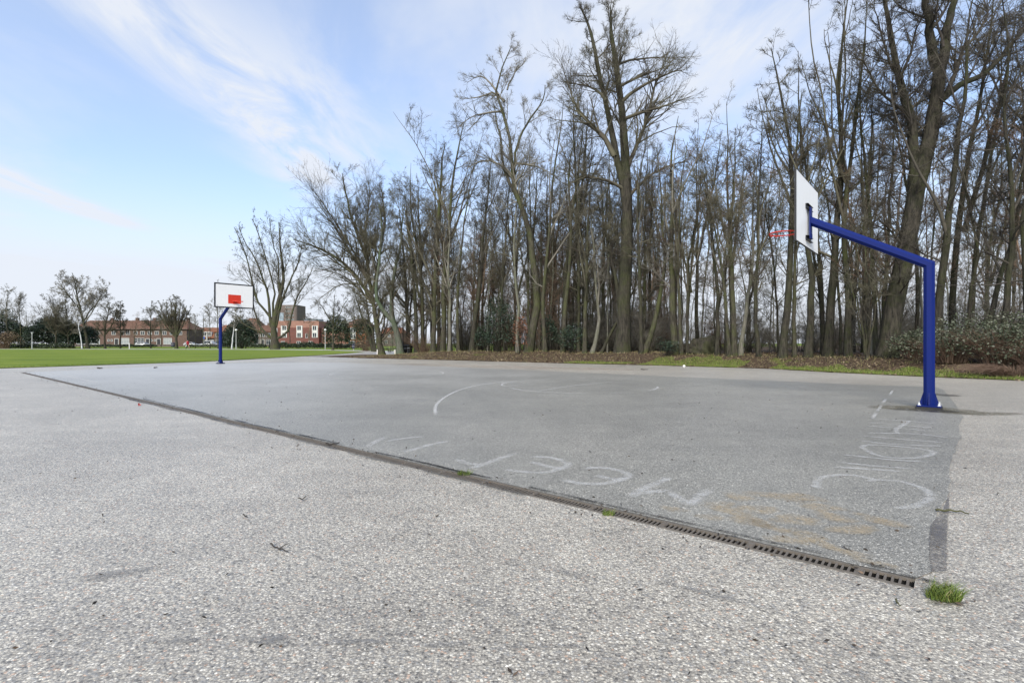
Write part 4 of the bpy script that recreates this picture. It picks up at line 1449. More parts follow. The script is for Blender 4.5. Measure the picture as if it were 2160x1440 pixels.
# understorey: twiggy shrubs, copied
UG = 'twiggy shrubs in the understorey of the wood'
UL = 'leafless twiggy shrub in the understorey between the woodland trunks'
US = []
for i in range(4):
    r_ = thing('understorey_shrub', UL, 'shrub', (0, 0, 0), 0, UG)
    g = np.random.default_rng(90 + i)
    n = 26
    a = g.uniform(0, 6.28, n)
    Pt = np.zeros((n, 6, 3))
    hh = g.uniform(1.6, 4.2, n)
    for j in range(6):
        q = j / 5
        Pt[:, j, 0] = np.cos(a) * (0.3 + 1.5 * q ** 1.4) + g.normal(0, .06, n)
        Pt[:, j, 1] = np.sin(a) * (0.3 + 1.5 * q ** 1.4) + g.normal(0, .06, n)
        Pt[:, j, 2] = hh * q - 0.1
    R0 = np.linspace(0.02, 0.006, 6)[None] * g.uniform(.6, 1.3, n)[:, None]
    Pa, Ra = spawn(Pt, R0, 12, 0.15, 1, 40, 15, hh * 0.35, 4, 0.06, 0.13, 0.6, 0.006, 0.005)
    Pb, Rb = spawn(Pa, Ra, 6, 0.2, 1, 42, 14, 0.45, 3, 0.03, 0.12, 0.7, 0.0055, 0.004)
    link('stems', join_mesh('stems', [tubes(Pt, R0, 4)]), M['twig'], r_)
    link('twigs', join_mesh('twigs', [tubes(Pa, Ra, 3, True), tubes(Pb, Rb, 3, True)]), M[['twig_grey', 'twig_red', 'twig_grey', 'twig_grey'][i]], r_)
    US.append(r_)
us_pts = []
for i in range(190):
    px = R_.uniform(850, 2240) if i % 2 else R_.uniform(850, 1420)
    d = edge_d(px, 26) * (R_.uniform(1.12, 2.4) if i < 120 else R_.uniform(2.2, 3.6))
    p = at(px, d)
    if p.dot(AX) < 41:
        us_pts.append(p)
us_lab = gap_labels(us_pts, lambda i: 'leafless shrub inside wood')
for i, p in enumerate(us_pts):
    lc = (p.x, p.y, ground_z(p.x, p.y))
    if i < 4:
        US[i].location = lc
        US[i]['label'] = us_lab[i]
    else:
        dup(US[i % 4], us_lab[i], lc, R_.uniform(0, 6.28), R_.uniform(0.6, 1.15) * (1.0 if i < 105 else 1.35))


# ------------------------------------------------------------------ verge litter and grass
def verge_points(n, s0, s1, o0, o1, pw=1.0, patch=None):
    g = np.random.default_rng(n)
    out = []
    for _ in range(n):
        s = g.uniform(s0, s1)
        of = o0 + (o1 - o0) * g.random() ** pw
        p = st(s, edge_t(s) + of)
        if patch and not patch(s, of):
            continue
        out.append((p.x, p.y, ground_z(p.x, p.y) + 0.018))
    return np.array(out)


lp = verge_points(15000, -8, 33, -0.1, 7.5, 1.3)
lp[:, 2] += np.random.default_rng(1).random(len(lp)) * 0.03
tag(link('fallen_leaves', leaves_mesh('fallen_leaves', lp, 0.075, 0.7, 0.75), M['litter']), 'brown fallen leaves over the verge', 'leaf litter', kind='stuff')


def blades_mesh(name, base, h, w, lean=0.35):
    n = len(base)
    a = rng.uniform(0, 6.28, n)
    hh = h * rng.uniform(0.5, 1.3, n)
    d = np.stack([np.cos(a), np.sin(a), np.zeros(n)], 1)
    ln = d * (hh * lean * rng.uniform(0.2, 1.6, n))[:, None]
    side = np.stack([-np.sin(a + 1), np.cos(a + 1), np.zeros(n)], 1) * w / 2
    mid = base + ln * 0.35 + np.stack([np.zeros(n)] * 2 + [hh * 0.6], 1)
    tipv = base + ln + np.stack([np.zeros(n)] * 2 + [hh], 1)
    v = np.stack([base - side, base + side, mid + side * 0.7, mid - side * 0.7, tipv], 1).reshape(-1, 3)
    o = np.arange(n) * 5
    q = np.stack([o, o + 1, o + 2, o + 3], 1)
    t = np.stack([o + 3, o + 2, o + 4], 1)
    return me_arrays(name, v, q, t)


def patchf(s, of):
    k = math.sin(s * 0.55 + 0.6) + 0.6 * math.sin(s * 1.4 + of) + 0.5 * math.sin(of * 1.7)
    w = 0.4 * math.sin(s * 2.3) + 0.3 * math.sin(s * 5.9 + 1)
    return (6.9 < s < 11.4 and of < 2.3 + w) or (s < 5.6 and of < 1.25 + w) or (k > 0.7 and of < 1.0)


gpnts = verge_points(56000, -8, 16, -0.05, 2.7, 1.15, patchf)
tag(link('verge_grass', blades_mesh('verge_grass', gpnts, 0.065, 0.012), M['verge_blade']), 'short grass patches along the verge', 'grass', kind='stuff')
gs = verge_points(7000, -8, 34, 0.2, 5.0, 1.0)
tag(link('dry_grass', blades_mesh('dry_grass', gs, 0.11, 0.01, 0.7), M['straw']), 'dry straw coloured grass in the verge', 'grass', kind='stuff')
# lawn border blades
bl = []
g = np.random.default_rng(5)
for a_, b_ in zip(lawn_near[:-1], lawn_near[1:]):
    n = int((b_ - a_).length * 90)
    for _ in range(n):
        p = a_.lerp(b_, g.random())
        bl.append((p.x + g.normal(0, .12) - 0.1, p.y + abs(g.normal(0, 1.2)), 0.015))
tag(link('lawn_grass', blades_mesh('lawn_grass', np.array(bl), 0.055, 0.012), M['blade']), 'short blades at the border of the lawn', 'grass', kind='stuff')

# ------------------------------------------------------------------ tufts and twigs on the paving
def tuft(loc, n, r, h, label, group=None):
    g = np.random.default_rng(int(abs(loc.x) * 1000) + n)
    th = g.uniform(0, 6.28, n)
    rr2 = r * np.sqrt(g.random(n))
    base = np.stack([np.cos(th) * rr2 * 1.25, np.sin(th) * rr2 * 0.8, np.zeros(n)], 1)
    o = link('grass_tuft', blades_mesh('grass_tuft', base, h, 0.0042, 0.75), M['blade'], None, (loc.x, loc.y, 0.002))
    tag(o, label, 'grass tuft', group)


tuft(G(1990, 1262), 420, 0.052, 0.055, 'bright green grass tuft growing at the near end of the drain')
tuft(G(1284, 1086), 110, 0.03, 0.03, 'small green tuft in the drain, nearer of the two little ones', 'small tufts in the drain')
tuft(G(980, 1001), 110, 0.045, 0.035, 'small green tuft in the drain, farther of the two little ones', 'small tufts in the drain')
M['soil'] = plain('soil', (0.05, 0.04, 0.03), 0.95, 0.4, 40)
tag(blot_obj('soil_stain', [(G(1998, 1272), 0.085, 0.035, 0.2), (G(1940, 1222), 0.1, 0.02, 2.45), (G(1850, 1196), .12, .02, 2.45)], 0.0065, M['damp'], 12), 'dark soil gathered under the grass tuft', 'soil', kind='stuff')

M['wood_dark'] = plain('wet_twig', (0.03, 0.024, 0.018), 0.7, 0.3, 30)
M['wood_moss'] = plain('mossy_twig', (0.06, 0.06, 0.025), 0.8, 0.3, 30)


def ground_twig(pts, r, label, mat='wood_dark', side=None):
    p3 = [G(*p) + Vector((0, 0, 0.008 + r)) for p in pts]
    c0 = p3[0].copy()
    c0.z = 0
    mb = MB()
    q = [p - c0 for p in catmull(p3, 4)]
    for i in range(1, len(q) - 1):
        q[i].z += 0.004 * math.sin(i * 1.7)
    mb.tube(q, [r * (1 - 0.55 * i / (len(q) - 1)) for i in range(len(q))], 6)
    if side:
        a = q[len(q) // 2]
        mb.tube([a, a + Vector((side[0], side[1], 0.01)), a + Vector((side[0] * 1.8, side[1] * 1.4, 0.012))], [r * .6, r * .5, r * .3], 5)
    o = mb.obj('fallen_twig', M[mat], None, smooth=True, loc=(c0.x, c0.y, 0))
    tag(o, label, 'twig')


ground_twig([(571, 1151), (582, 1159), (594, 1163), (608, 1167)], 0.0045, 'curved dark twig lying alone on the pale paving in front', side=(0.02, 0.03))
ground_twig([(1974, 1080), (2000, 1081), (2025, 1083), (2044, 1088)], 0.007, 'mossy stick across the right border of the court', 'wood_moss')
ground_twig([(688, 938), (700, 940), (716, 936)], 0.009, 'short black stick lying across the middle of the drain')
ground_twig([(630, 1054), (640, 1055), (645, 1049)], 0.004, 'tiny hooked twig behind the curved dark one', side=(0.01, 0.015))
ground_twig([(513, 1089), (519, 1092), (523, 1094)], 0.004, 'tiny dark twig left of the hooked one')
ground_twig([(1890, 1270), (1893, 1277), (1900, 1282)], 0.004, 'small mossy twig in front of the drain end', 'wood_moss')
ground_twig([(1778, 1157), (1790, 1162), (1798, 1166)], 0.003, 'thin twig on the asphalt just above the drain end')
ground_twig([(1875, 986), (1884, 987), (1891, 988)], 0.003, 'thin twig lying over the chalk letters')
ground_twig([(206, 777.5), (212, 778), (216, 777.6)], 0.03, 'black scrap on the far court, left one of the two')
ground_twig([(325, 776.8), (329, 776.4), (332, 775.8)], 0.025, 'black scrap on the far court, right one of the two')
ground_twig([(1352, 780), (1360, 780.5), (1367, 780.2)], 0.02, 'brown stick on the paving strip below the tallest tree')

rgd = random.Random(17)
sg_ = []
for k in range(34):
    s0_ = rgd.uniform(0.2, 11)
    tt_ = rgd.choice([DR_T0 - 0.02, DR_T1 + 0.025, DR_T1 + 0.03])
    sg_.append([st(s0_ + q * rgd.uniform(0.15, 0.5), tt_ + rgd.gauss(0, 0.008)) for q in range(4)])
tag(strokes_obj('drain_silt', sg_, 0.05, 0.0074, M['damp'], 0.95), 'dark silt lines along both sides of the drain', 'silt', kind='stuff')

# crumbs, leaf bits and little stones scattered over the paving
g = np.random.default_rng(31)
cr = []
for _ in range(2400):
    s = g.uniform(-1, 26)
    p = st(s, 2.8 + g.normal(0, 0.14)) if g.random() < 0.35 else Vector((g.uniform(-14, 8), 1.5 + 14 * g.random() ** 1.6, 0))
    cr.append((p.x, p.y, 0.007 + g.random() * 0.004))
tag(link('leaf_crumbs', leaves_mesh('leaf_crumbs', np.array(cr), 0.023, 0.45, 0.8), M['crumb']), 'leaf crumbs scattered over the paving', 'litter', kind='stuff')
rl = link('red_leaf', leaves_mesh('red_leaf', np.zeros((3, 3)) + rng.normal(0, .012, (3, 3)) * [1, 1, .3], 0.07, 0.6, 0.4), M['red'], None, tuple(G(293, 856) + Vector((0, 0, .02))))
tag(rl, 'little red leaf scrap lying at the far part of the drain', 'litter')
mb = MB()
bm = bmesh.new()
bmesh.ops.create_icosphere(bm, subdivisions=3, radius=0.055)
me = bpy.data.meshes.new('white_ball')
bm.to_mesh(me)
bm.free()
pb = st(0, 0)
p = at(1443, 22.0)
o = link('white_ball', me, M['board'], None, (p.x, p.y, ground_z(p.x, p.y) + 0.065), True)
tag(o, 'small white ball lying on the green part of the verge', 'ball')

# ------------------------------------------------------------------ houses beyond the far lawn
def brick(name, a, b_, mortar=0.12):
    m, nt, b, v = new_mat(name)
    br = nt.new('ShaderNodeTexBrick')
    nt.put(br.inputs['Vector'], nt.mapping(v, (1, 1, 1), (math.radians(90), 0, 0)))
    br.inputs['Scale'].default_value = 2.2
    br.inputs['Mortar Size'].default_value = 0.01
    nt.put(br.inputs['Color1'], a)
    nt.put(br.inputs['Color2'], b_)
    nt.put(br.inputs['Mortar'], tuple(0.6 * c + 0.08 for c in a))
    n = nt.noise(v, 0.6, 5, 0.6)
    col = nt.mix(1.0, br.outputs[0], nt.mix(n, (0.75, 0.75, 0.75), (1.2, 1.2, 1.2)), 'MULTIPLY')
    set_b(nt, b, col, 0.9, 0.2)
    return m


def tile_mat(name, a, b_):
    m, nt, b, v = new_mat(name)
    n = nt.noise(v, 1.1, 6, 0.7)
    n2 = nt.noise(nt.mapping(v, (4, 1, 1)), 3.0, 3, 0.7)
    f = nt.math('ADD', nt.math('MULTIPLY', n, 0.6), nt.math('MULTIPLY', n2, 0.4))
    set_b(nt, b, nt.mix(nt.smooth(f, 0.35, 0.65), a, b_), 0.85, 0.2, bump=n2, bump_d=0.05)
    return m


M['brick_brown'] = brick('brick_brown', (0.098, 0.062, 0.048), (0.128, 0.082, 0.063))
M['brick_grey'] = brick('brick_grey', (0.09, 0.072, 0.06), (0.115, 0.093, 0.078))
M['brick_red'] = brick('brick_red', (0.13, 0.048, 0.038), (0.16, 0.06, 0.047))
M['brick_pink'] = brick('brick_pink', (0.255, 0.135, 0.103), (0.285, 0.158, 0.12))
M['brick_orange'] = brick('brick_orange', (0.19, 0.073, 0.038), (0.225, 0.09, 0.047))
M['brick_dark'] = brick('brick_dark', (0.135, 0.105, 0.095), (0.16, 0.125, 0.112))
M['tile_brown'] = tile_mat('tile_brown', (0.085, 0.046, 0.032), (0.15, 0.085, 0.058))
M['tile_orange'] = tile_mat('tile_orange', (0.13, 0.054, 0.030), (0.205, 0.098, 0.058))
M['white'] = plain('white_frame', (0.50, 0.50, 0.475), 0.5, 0.08, 3)
M['cream'] = plain('cream_render', (0.38, 0.37, 0.335), 0.8, 0.1, 2)
M['glass'] = plain('window_glass', (0.035, 0.042, 0.05), 0.12, 0.5, 1.5, 0, 0.6)
M['curtain'] = plain('net_curtain', (0.26, 0.28, 0.28), 0.35, 0.3, 2)
M['door'] = plain('front_door', (0.02, 0.02, 0.022), 0.5, 0.3, 3)
M['slab'] = plain('blue_panel', (0.30, 0.36, 0.42), 0.5, 0.15, 2)
M['panel_grey'] = plain('grey_sheet', (0.20, 0.23, 0.26), 0.4, 0.2, 3)
M['gutter'] = plain('gutter', (0.07, 0.06, 0.05), 0.6, 0.2, 3)


def window(parent, x, z, w, h, y=0.0, cols=2, rows=1, pane='glass', fm='white', t=0.09):
    fr = MB()
    fr.box((x - w / 2 + t / 2, y - 0.04, z), (t, 0.1, h))
    fr.box((x + w / 2 - t / 2, y - 0.04, z), (t, 0.1, h))
    fr.box((x, y - 0.04, z + h / 2 - t / 2), (w - 2 * t, 0.096, t))
    fr.box((x, y - 0.06, z - h / 2 + t / 2), (w - 2 * t, 0.14, t))
    for i in range(1, cols):
        fr.box((x - w / 2 + w * i / cols, y - 0.035, z), (t * 0.8, 0.08, h - 2 * t))
    for i in range(1, rows):
        fr.box((x, y - 0.03, z - h / 2 + h * (0.68 if rows == 2 else i / rows)), (w - 2 * t, 0.07, t * 0.7))
    f = fr.obj('window', M[fm], parent)
    p = MB()
    p.box((x, y - 0.008, z), (w - 2 * t + 0.01, 0.02, h - 2 * t + 0.01))
    p.obj('pane', M[pane], f)
    return f


def door(parent, x, w=1.1, h=2.5, y=0.0):
    fr = MB()
    for sx in (-1, 1):
        fr.box((x + sx * (w / 2 + 0.06), y - 0.04, h / 2 + 0.05), (0.12, 0.1, h + 0.1))
    fr.box((x, y - 0.04, h + 0.06), (w, 0.096, 0.12))
    f = fr.obj('door_frame', M['white'], parent)
    d = MB()
    d.box((x, y - 0.015, h * 0.42), (w, 0.03, h * 0.84))
    d.obj('door', M['door'], f)
    p = MB()
    p.box((x, y - 0.012, h * 0.92), (w, 0.025, h * 0.14))
    p.obj('pane', M['glass'], f)


def hip_roof(parent, x0, x1, y0, y1, z0, zr, mat, over=0.4, hip0=2.5, hip1=2.5, name='roof'):
    mb = MB()
    ym = (y0 + y1) / 2
    v = [(x0 - over, y0 - over, z0), (x1 + over, y0 - over, z0), (x1 + over, y1 + over, z0), (x0 - over, y1 + over, z0), (x0 + hip0, ym, zr), (x1 - hip1, ym, zr)]
    b = [(p[0], p[1], p[2] - 0.16) for p in v[:4]]
    mb.v = [Vector(p) for p in v + b]
    mb.f = [[0, 1, 5, 4], [1, 2, 5], [2, 3, 4, 5], [3, 0, 4], [6, 7, 1, 0], [7, 8, 2, 1], [8, 9, 3, 2], [9, 6, 0, 3], [9, 8, 7, 6]]
    return mb.obj(name, M[mat], parent)


def px_origin(px, d):
    return at(px, d)


# long brown brick terrace
D1 = 166.0
def X(px, d):
    return (px - 1080) / F * d


x0, x1 = X(150, D1), X(394, D1)
ter = thing('brick_terrace', 'long two storey brown brick terrace with a tiled roof, left beyond the lawn', 'terraced houses', (0, D1, 0))
mb = MB()
mb.box(((x0 + x1) / 2, 4.5, 2.8), (x1 - x0, 9, 5.6))
wl = mb.obj('wall', M['brick_brown'], ter)
rf = hip_roof(ter, x0, x1, 0, 9, 5.62, 8.55, 'tile_brown')
g_ = MB()
g_.box(((x0 + x1) / 2, -0.5, 5.55), (x1 - x0 + 0.9, 0.14, 0.16))
g_.obj('gutter', M['gutter'], ter)
for px in (214, 268, 306, 378):
    c_ = MB()
    c_.box((X(px, D1), 4.6, 8.7), (0.9, 0.6, 1.3))
    c_.box((X(px, D1), 4.6, 9.38), (1.0, 0.7, 0.1))
    c_.obj('chimney', M['brick_brown'], rf)
for px, w in [(171, 2.8), (200, 3.3), (264, 2.7), (294, 3.2), (354, 2.7)]:
    window(ter, X(px, D1), 1.75, w, 2.0, cols=3, rows=2, pane='curtain' if px in (200, 264, 354) else 'glass')
for px in (162, 177, 193, 207, 240, 258, 270, 286, 301, 316, 331, 347, 363, 380):
    window(ter, X(px, D1), 4.35, 1.35, 1.15, cols=2)
for px in (229, 236, 320, 327):
    window(ter, X(px, D1), 2.0, 0.6, 0.75, cols=1)
for px in (246, 311.5, 335):
    door(ter, X(px, D1))
mb = MB()
mb.box(((x0 + x1) / 2, -5.5, 0.35), (x1 - x0, 0.2, 0.7))
mb.obj('garden_wall', M['brick_grey'], ter)

# houses with low orange mansard roof
D2 = 182.0
x0, x1 = X(394, D2), X(452, D2)
ho = thing('orange_roofed_house', 'house with a deep orange tiled roof and white dormers behind the far hoop', 'house', (0, D2, 0))
mb = MB()
mb.box(((x0 + x1) / 2, 4.5, 1.4), (x1 - x0, 9, 2.8))
mb.obj('wall', M['brick_grey'], ho)
mb = MB()
mb.prism([(-0.5, 2.85), (1.2, 5.2), (4.5, 6.7), (9, 2.85)], 0, x0 - 0.2, x1 + 0.2)
mr = mb.obj('roof', M['tile_orange'], ho)
for px, w in ((417, 2.5), (429, 2.5), (442, 1.2)):
    mb = MB()
    mb.box((X(px, D2), 0.9, 4.3), (w + 0.3, 2.2, 1.7))
    dm_ = mb.obj('dormer', M['white'], mr)
    mb = MB()
    for i in range(3):
        mb.box((X(px, D2) - w / 2 + w * (i + .5) / 3, -0.21, 4.3), (w / 3 - 0.15, 0.03, 1.2))
    mb.obj('pane', M['glass'], dm_)
for px, w in ((401, 2), (412, 2.6), (424, 2.8), (437, 2.6), (447, 1.6)):
    window(ho, X(px, D2), 1.5, w, 1.7, cols=3, rows=2, pane='curtain')
for px in (407, 438):
    mb = MB()
    mb.box((X(px, D2), -0.52, 2.6), (0.5, 0.1, 5.2))
    mb.obj('party_pier', M['cream'], ho)

# grey brick house behind the post and evergreen
D3 = 178.0
for (a, b_, lab, rfm) in ((452, 500, 'grey brown brick house half hidden by the far blue post', 'tile_orange'), (536, 572, 'grey brick house with white windows between the round evergreen and the many limbed tree', 'tile_brown')):
    x0, x1 = X(a, D3), X(b_, D3)
    ho = thing('brick_house', lab, 'house', (0, D3, 0))
    mb = MB()
    mb.box(((x0 + x1) / 2, 4.5, 2.5), (x1 - x0, 9, 5.0))
    mb.obj('wall', M['brick_grey'], ho)
    r_ = hip_roof(ho, x0, x1, 0, 9, 5.02, 7.5, rfm, hip0=1, hip1=1)
    for i in range(3):
        xx = x0 + (x1 - x0) * (i + 0.5) / 3
        window(ho, xx, 3.9, 1.5, 1.2, cols=2)
        if i != 1:
            window(ho, xx, 1.5, 1.6, 1.7, cols=2, rows=2)
    door(ho, (x0 + x1) / 2, 1.0, 2.3)
    mb = MB()
    mb.box(((x0 + x1) / 2, 4.5, 7.7), (0.8, 0.6, 1.1))
    mb.obj('chimney', M['brick_grey'], r_)
x0, x1 = X(500, 200), X(545, 200)
ho = thing('brick_house', 'house whose reddish roof shows above the round evergreen', 'house', (0, 200, 0))
mb = MB()
mb.box(((x0 + x1) / 2, 4.5, 3.2), (x1 - x0, 9, 6.4))
mb.obj('wall', M['brick_brown'], ho)
hip_roof(ho, x0, x1, 0, 9, 6.42, 11.0, 'tile_brown')

# modern red brick block
D4 = 170.0
x0, x1 = X(583, D4), X(672.5, D4)
mo = thing('red_brick_building', 'modern flat roofed building, dark red brick below and a pink band above', 'building', (0, D4, 0))
mb = MB()
mb.box(((x0 + x1) / 2, 6, 3.1), (x1 - x0, 12, 6.2))
lw = mb.obj('lower_wall', M['brick_red'], mo)
mb = MB()
mb.box(((x0 + x1) / 2, 6, 7.3), (x1 - x0 + 0.02, 12.02, 2.2))
mb.obj('upper_wall', M['brick_pink'], mo)
mb = MB()
for i in range(11):
    mb.box(((x0 + x1) / 2, -0.012, 1.0 + i * 0.46), (x1 - x0 - 0.1, 0.03, 0.05))
ccs = mb.obj('brick_course', M['brick_dark'], mo)
ccs['kind'] = 'stuff'
for px in (599, 632, 664.5):
    mb = MB()
    mb.box((X(px, D4), -0.06, 4.9), (1.95, 0.14, 3.9))
    mb.box((X(px, D4) + (0.75 if px > 600 else -0.75), -0.16, 4.9), (0.3, 0.12, 3.9))
    st_ = mb.obj('white_bay', M['white'], mo)
    for z in (6.05, 3.75):
        p_ = MB()
        for sx in (-0.32, 0.32):
            p_.box((X(px, D4) + sx - (0.12 if px > 600 else -.12), -0.14, z), (0.5, 0.04, 1.35))
        p_.obj('pane', M['glass'], st_)
window(mo, X(647, D4), 3.55, 0.8, 1.5, cols=1)
for px in (597, 630, 655):
    window(mo, X(px, D4), 1.3, 1.3, 0.9, cols=2)
mb = MB()
mb.box((X(656, D4), 2.4, 8.65), (5.0, 4, 0.45))
mb.box((X(656, D4), 2.3, 8.95), (5.1, 4.3, 0.14))
mb.obj('rooftop_unit', M['panel_grey'], mo)
mb = MB()
mb.box((X(584.5, D4), -0.08, 3.0), (0.25, 0.12, 6.0))
mb.obj('downpipe', M['white'], mo)
mb = MB()
mb.prism([(0, 0), (9, 0), (9, 4.6), (0, 6.2)], 1, 2, 8)
wing = mb.obj('side_wing', M['brick_pink'], mo)
wing.location = (x1 + 0.02, 0, 0)

# tower behind
D5 = 330.0
x0, x1 = X(580, D5), X(626, D5)
tw = thing('tower_block', 'dark brick tower block rising behind the many limbed tree', 'tower block', (0, D5, 0))
mb = MB()
h = 25.5
poly = [(x0, 14), (x0, 0), (x1 - 2.5, 0), (x1 - 1, 0.4), (x1 - 0.3, 1.1), (x1, 2.5), (x1, 14)]
mb.prism(poly, 2, 0, h)
mb.obj('wall', M['brick_dark'], tw)
for r in range(8):
    z = 24 - r * 2.6
    for px in (584, 605, 610, 617.5):
        window(tw, X(px, D5), z, 1.25, 1.1, cols=2)
mb = MB()
for px in (591, 594, 597):
    mb.box((X(px, D5), -0.15, 12), (0.7, 0.3, 17))
mb.obj('stair_glazing', M['slab'], tw)

# low flats and the orange gabled building at the right
D6 = 240.0
x0, x1 = X(672, D6), X(724, D6)
fl = thing('brick_flats', 'low brown flats behind the broad evergreen bush', 'flats', (0, D6, 0))
mb = MB()
mb.box(((x0 + x1) / 2, 5, 4.5), (x1 - x0, 10, 9))
mb.obj('wall', M['brick_brown'], fl)
for r in range(3):
    for i in range(7):
        window(fl, x0 + (x1 - x0) * (i + .5) / 7, 1.8 + r * 2.9, 1.0, 1.2, cols=2)
x0, x1 = X(721, 260), X(735, 260)
wf = thing('white_flats', 'small piece of white flats left of the orange building', 'flats', (0, 260, 0))
mb = MB()
mb.box(((x0 + x1) / 2, 5, 6), (x1 - x0, 10, 12))
mb.obj('wall', M['cream'], wf)
for r in range(4):
    for i in range(3):
        window(wf, x0 + (x1 - x0) * (i + .5) / 3, 1.8 + r * 2.8, 0.7, 1.0, cols=1)
D7 = 165.0
x0, x1 = X(732, D7), X(772, D7)
ob = thing('orange_brick_building', 'orange brick building with a white bay, seen left of the leaning tree', 'building', (0, D7, 0))
mb = MB()
mb.box(((x0 + x1) / 2, 5, 3.5), (x1 - x0, 10, 7))
mb.obj('wall', M['brick_orange'], ob)
hip_roof(ob, x0, x1, 0, 10, 7.02, 9.0, 'tile_brown', 0.2, 1, 1)
mb = MB()
mb.box((X(745, D7), -0.2, 4.3), (1.7, 0.4, 3.6))
bay = mb.obj('white_bay', M['white'], ob)
for z in (5.3, 3.3):
    p_ = MB()
    for sx in (-0.4, 0.3):
        p_.box((X(745, D7) + sx + .15, -0.41, z), (0.5, 0.04, 1.2))
    p_.obj('pane', M['glass'], bay)
window(ob, X(742, D7), 1.3, 2.0, 1.0, cols=4)
window(ob, X(761, D7), 4.6, 1.2, 1.3, cols=2)
D8 = 197.0
x0, x1 = X(802, D8), X(850, D8)
gh = thing('grey_house', 'grey brick house with an orange roof seen between the two leaning trees', 'house', (0, D8, 0))
mb = MB()
mb.box(((x0 + x1) / 2, 4, 2.5), (x1 - x0, 8, 5))
mb.obj('wall', M['brick_grey'], gh)
hip_roof(gh, x0, x1, 0, 8, 5.02, 7.2, 'tile_orange', 0.3, 1, 1)
window(gh, X(821, D8), 3.9, 1.0, 0.9, cols=2)
window(gh, X(815, D8), 1.6, 1.0, 1.1, cols=2)
window(gh, X(838, D8), 3.9, 1.0, 0.9, cols=2)


# ------------------------------------------------------------------ hedges, evergreens and far trees
def hedge(label, pxa, pxb, d, h, depth, mat, n, seed):
    a, b_ = at(pxa, d), at(pxb, d)
    root = thing('hedge', label, 'hedge', ((a.x + b_.x) / 2, d, 0))
    g = np.random.default_rng(seed)
    L = b_.x - a.x
    x = g.uniform(-L / 2, L / 2, n)
    top = h * (0.85 + 0.15 * np.sin(x * 1.1) + 0.08 * np.sin(x * 3.3))
    th = g.uniform(0, np.pi, n)
    p = np.stack([x, -np.cos(th) * depth * (0.8 + .2 * g.random(n)), np.abs(np.sin(th)) ** 0.5 * top * (0.75 + .25 * g.random(n))], 1)
    p[:, 2] *= g.random(n) ** 0.35
    link('foliage', leaves_mesh('foliage', p, 0.24, 0.7), M[mat], root)
    return root


hedge('low dark hedge beyond the path, behind the many limbed tree', 570, 700, 112, 1.5, 1.0, 'yew', 5200, 41)
hedge('low brown green hedge right of the broad evergreen bush', 698, 770, 105, 1.4, 0.9, 'bramble', 2600, 42)
hedge('low hedge in front of the grey house behind the far post', 466, 560, 125, 1.3, 0.9, 'yew', 3200, 43)
hedge('dark hedge under the evergreens at the far left', -60, 150, 108, 1.3, 1.2, 'yew', 5600, 44)
hedge('low clipped hedge along the front of the brown terrace', 186, 330, 139, 0.95, 0.6, 'yew', 3600, 45)
hedge('low hedge in front of the cars before the orange roof', 392, 462, 138, 1.0, 0.6, 'bramble', 2000, 46)
EG = 'dark evergreens at the far left of the lawn'
for px, d, rx, rz, lab in [(-12, 112, 4.0, 7.4, 'dark evergreen cut by the left edge of the picture'), (52, 114, 4.2, 5.0, 'dark evergreen behind the left lamp post'), (88, 112, 3.6, 5.6, 'dark evergreen right of the left lamp post'),
                           (118, 115, 4.4, 6.2, 'dark evergreen in the middle of the far left shrubbery'), (152, 111, 3.0, 5.2, 'dark evergreen beside the leaning birch'), (20, 115, 3.6, 6.0, 'dark evergreen behind the reddish shrub at the left edge'), (135, 117, 4.0, 5.6, 'rearmost dark evergreen of the far left shrubbery'), (178, 115, 2.4, 4.6, 'dark evergreen touching the left end of the brown terrace')]:
    leaf_bush('evergreen_bush', lab, 'bush', (at(px, d).x, d, 0), (rx, 2.5, rz), 4200, 0.34, M['holly' if px != 52 else 'yew'], M['bark_dark'], int(px + 200), stems=20, group=EG, stem_r=0.05)
leaf_bush('reddish_shrub', 'reddish brown shrub at the left edge below the evergreens', 'shrub', (at(8, 104).x, 104, 0), (3.2, 1.6, 3.6), 2600, 0.2, M['litter'], M['twig_red'], 301, stems=160, stem_r=0.02, shell=0.3)
leaf_bush('evergreen_bush', 'large round dark evergreen right of the far hoop post', 'bush', (at(510, 106).x, 106, 0), (3.4, 2.4, 5.1), 6500, 0.3, M['holly'], M['bark_dark'], 302, stems=16, stem_r=0.07)
leaf_bush('evergreen_bush', 'small dark evergreen between far hoop post and birch', 'bush', (at(484, 108).x, 108, 0), (1.7, 1.4, 3.2), 1900, 0.28, M['holly'], M['bark_dark'], 303, stems=10, stem_r=0.05)
leaf_bush('evergreen_bush', 'broad dark evergreen bush behind the open young tree', 'bush', (at(712, 98).x, 98, 0), (2.6, 2.0, 5.2), 5200, 0.28, M['yew'], M['bark_dark'], 304, stems=14, stem_r=0.06)
leaf_bush('evergreen_bush', 'dark ivy clad bush right of the orange building', 'bush', (at(768, 78).x, 78, 0), (1.8, 1.4, 4.6), 3000, 0.22, M['yew'], M['bark_dark'], 305, stems=14, stem_r=0.04)
leaf_bush('brown_shrub', 'low brown shrub at the bend of the path', 'shrub', (at(772, 70).x, 70, 0), (1.6, 1.0, 1.5), 900, 0.13, M['litter'], M['twig_red'], 306, stems=80, shell=0.3)
leaf_bush('flowering_shrub', 'small pale shrub behind the bench', 'shrub', (at(822, 60).x, 60, 0), (1.2, 0.8, 1.5), 700, 0.12, M['bramble'], M['twig'], 307, stems=30)

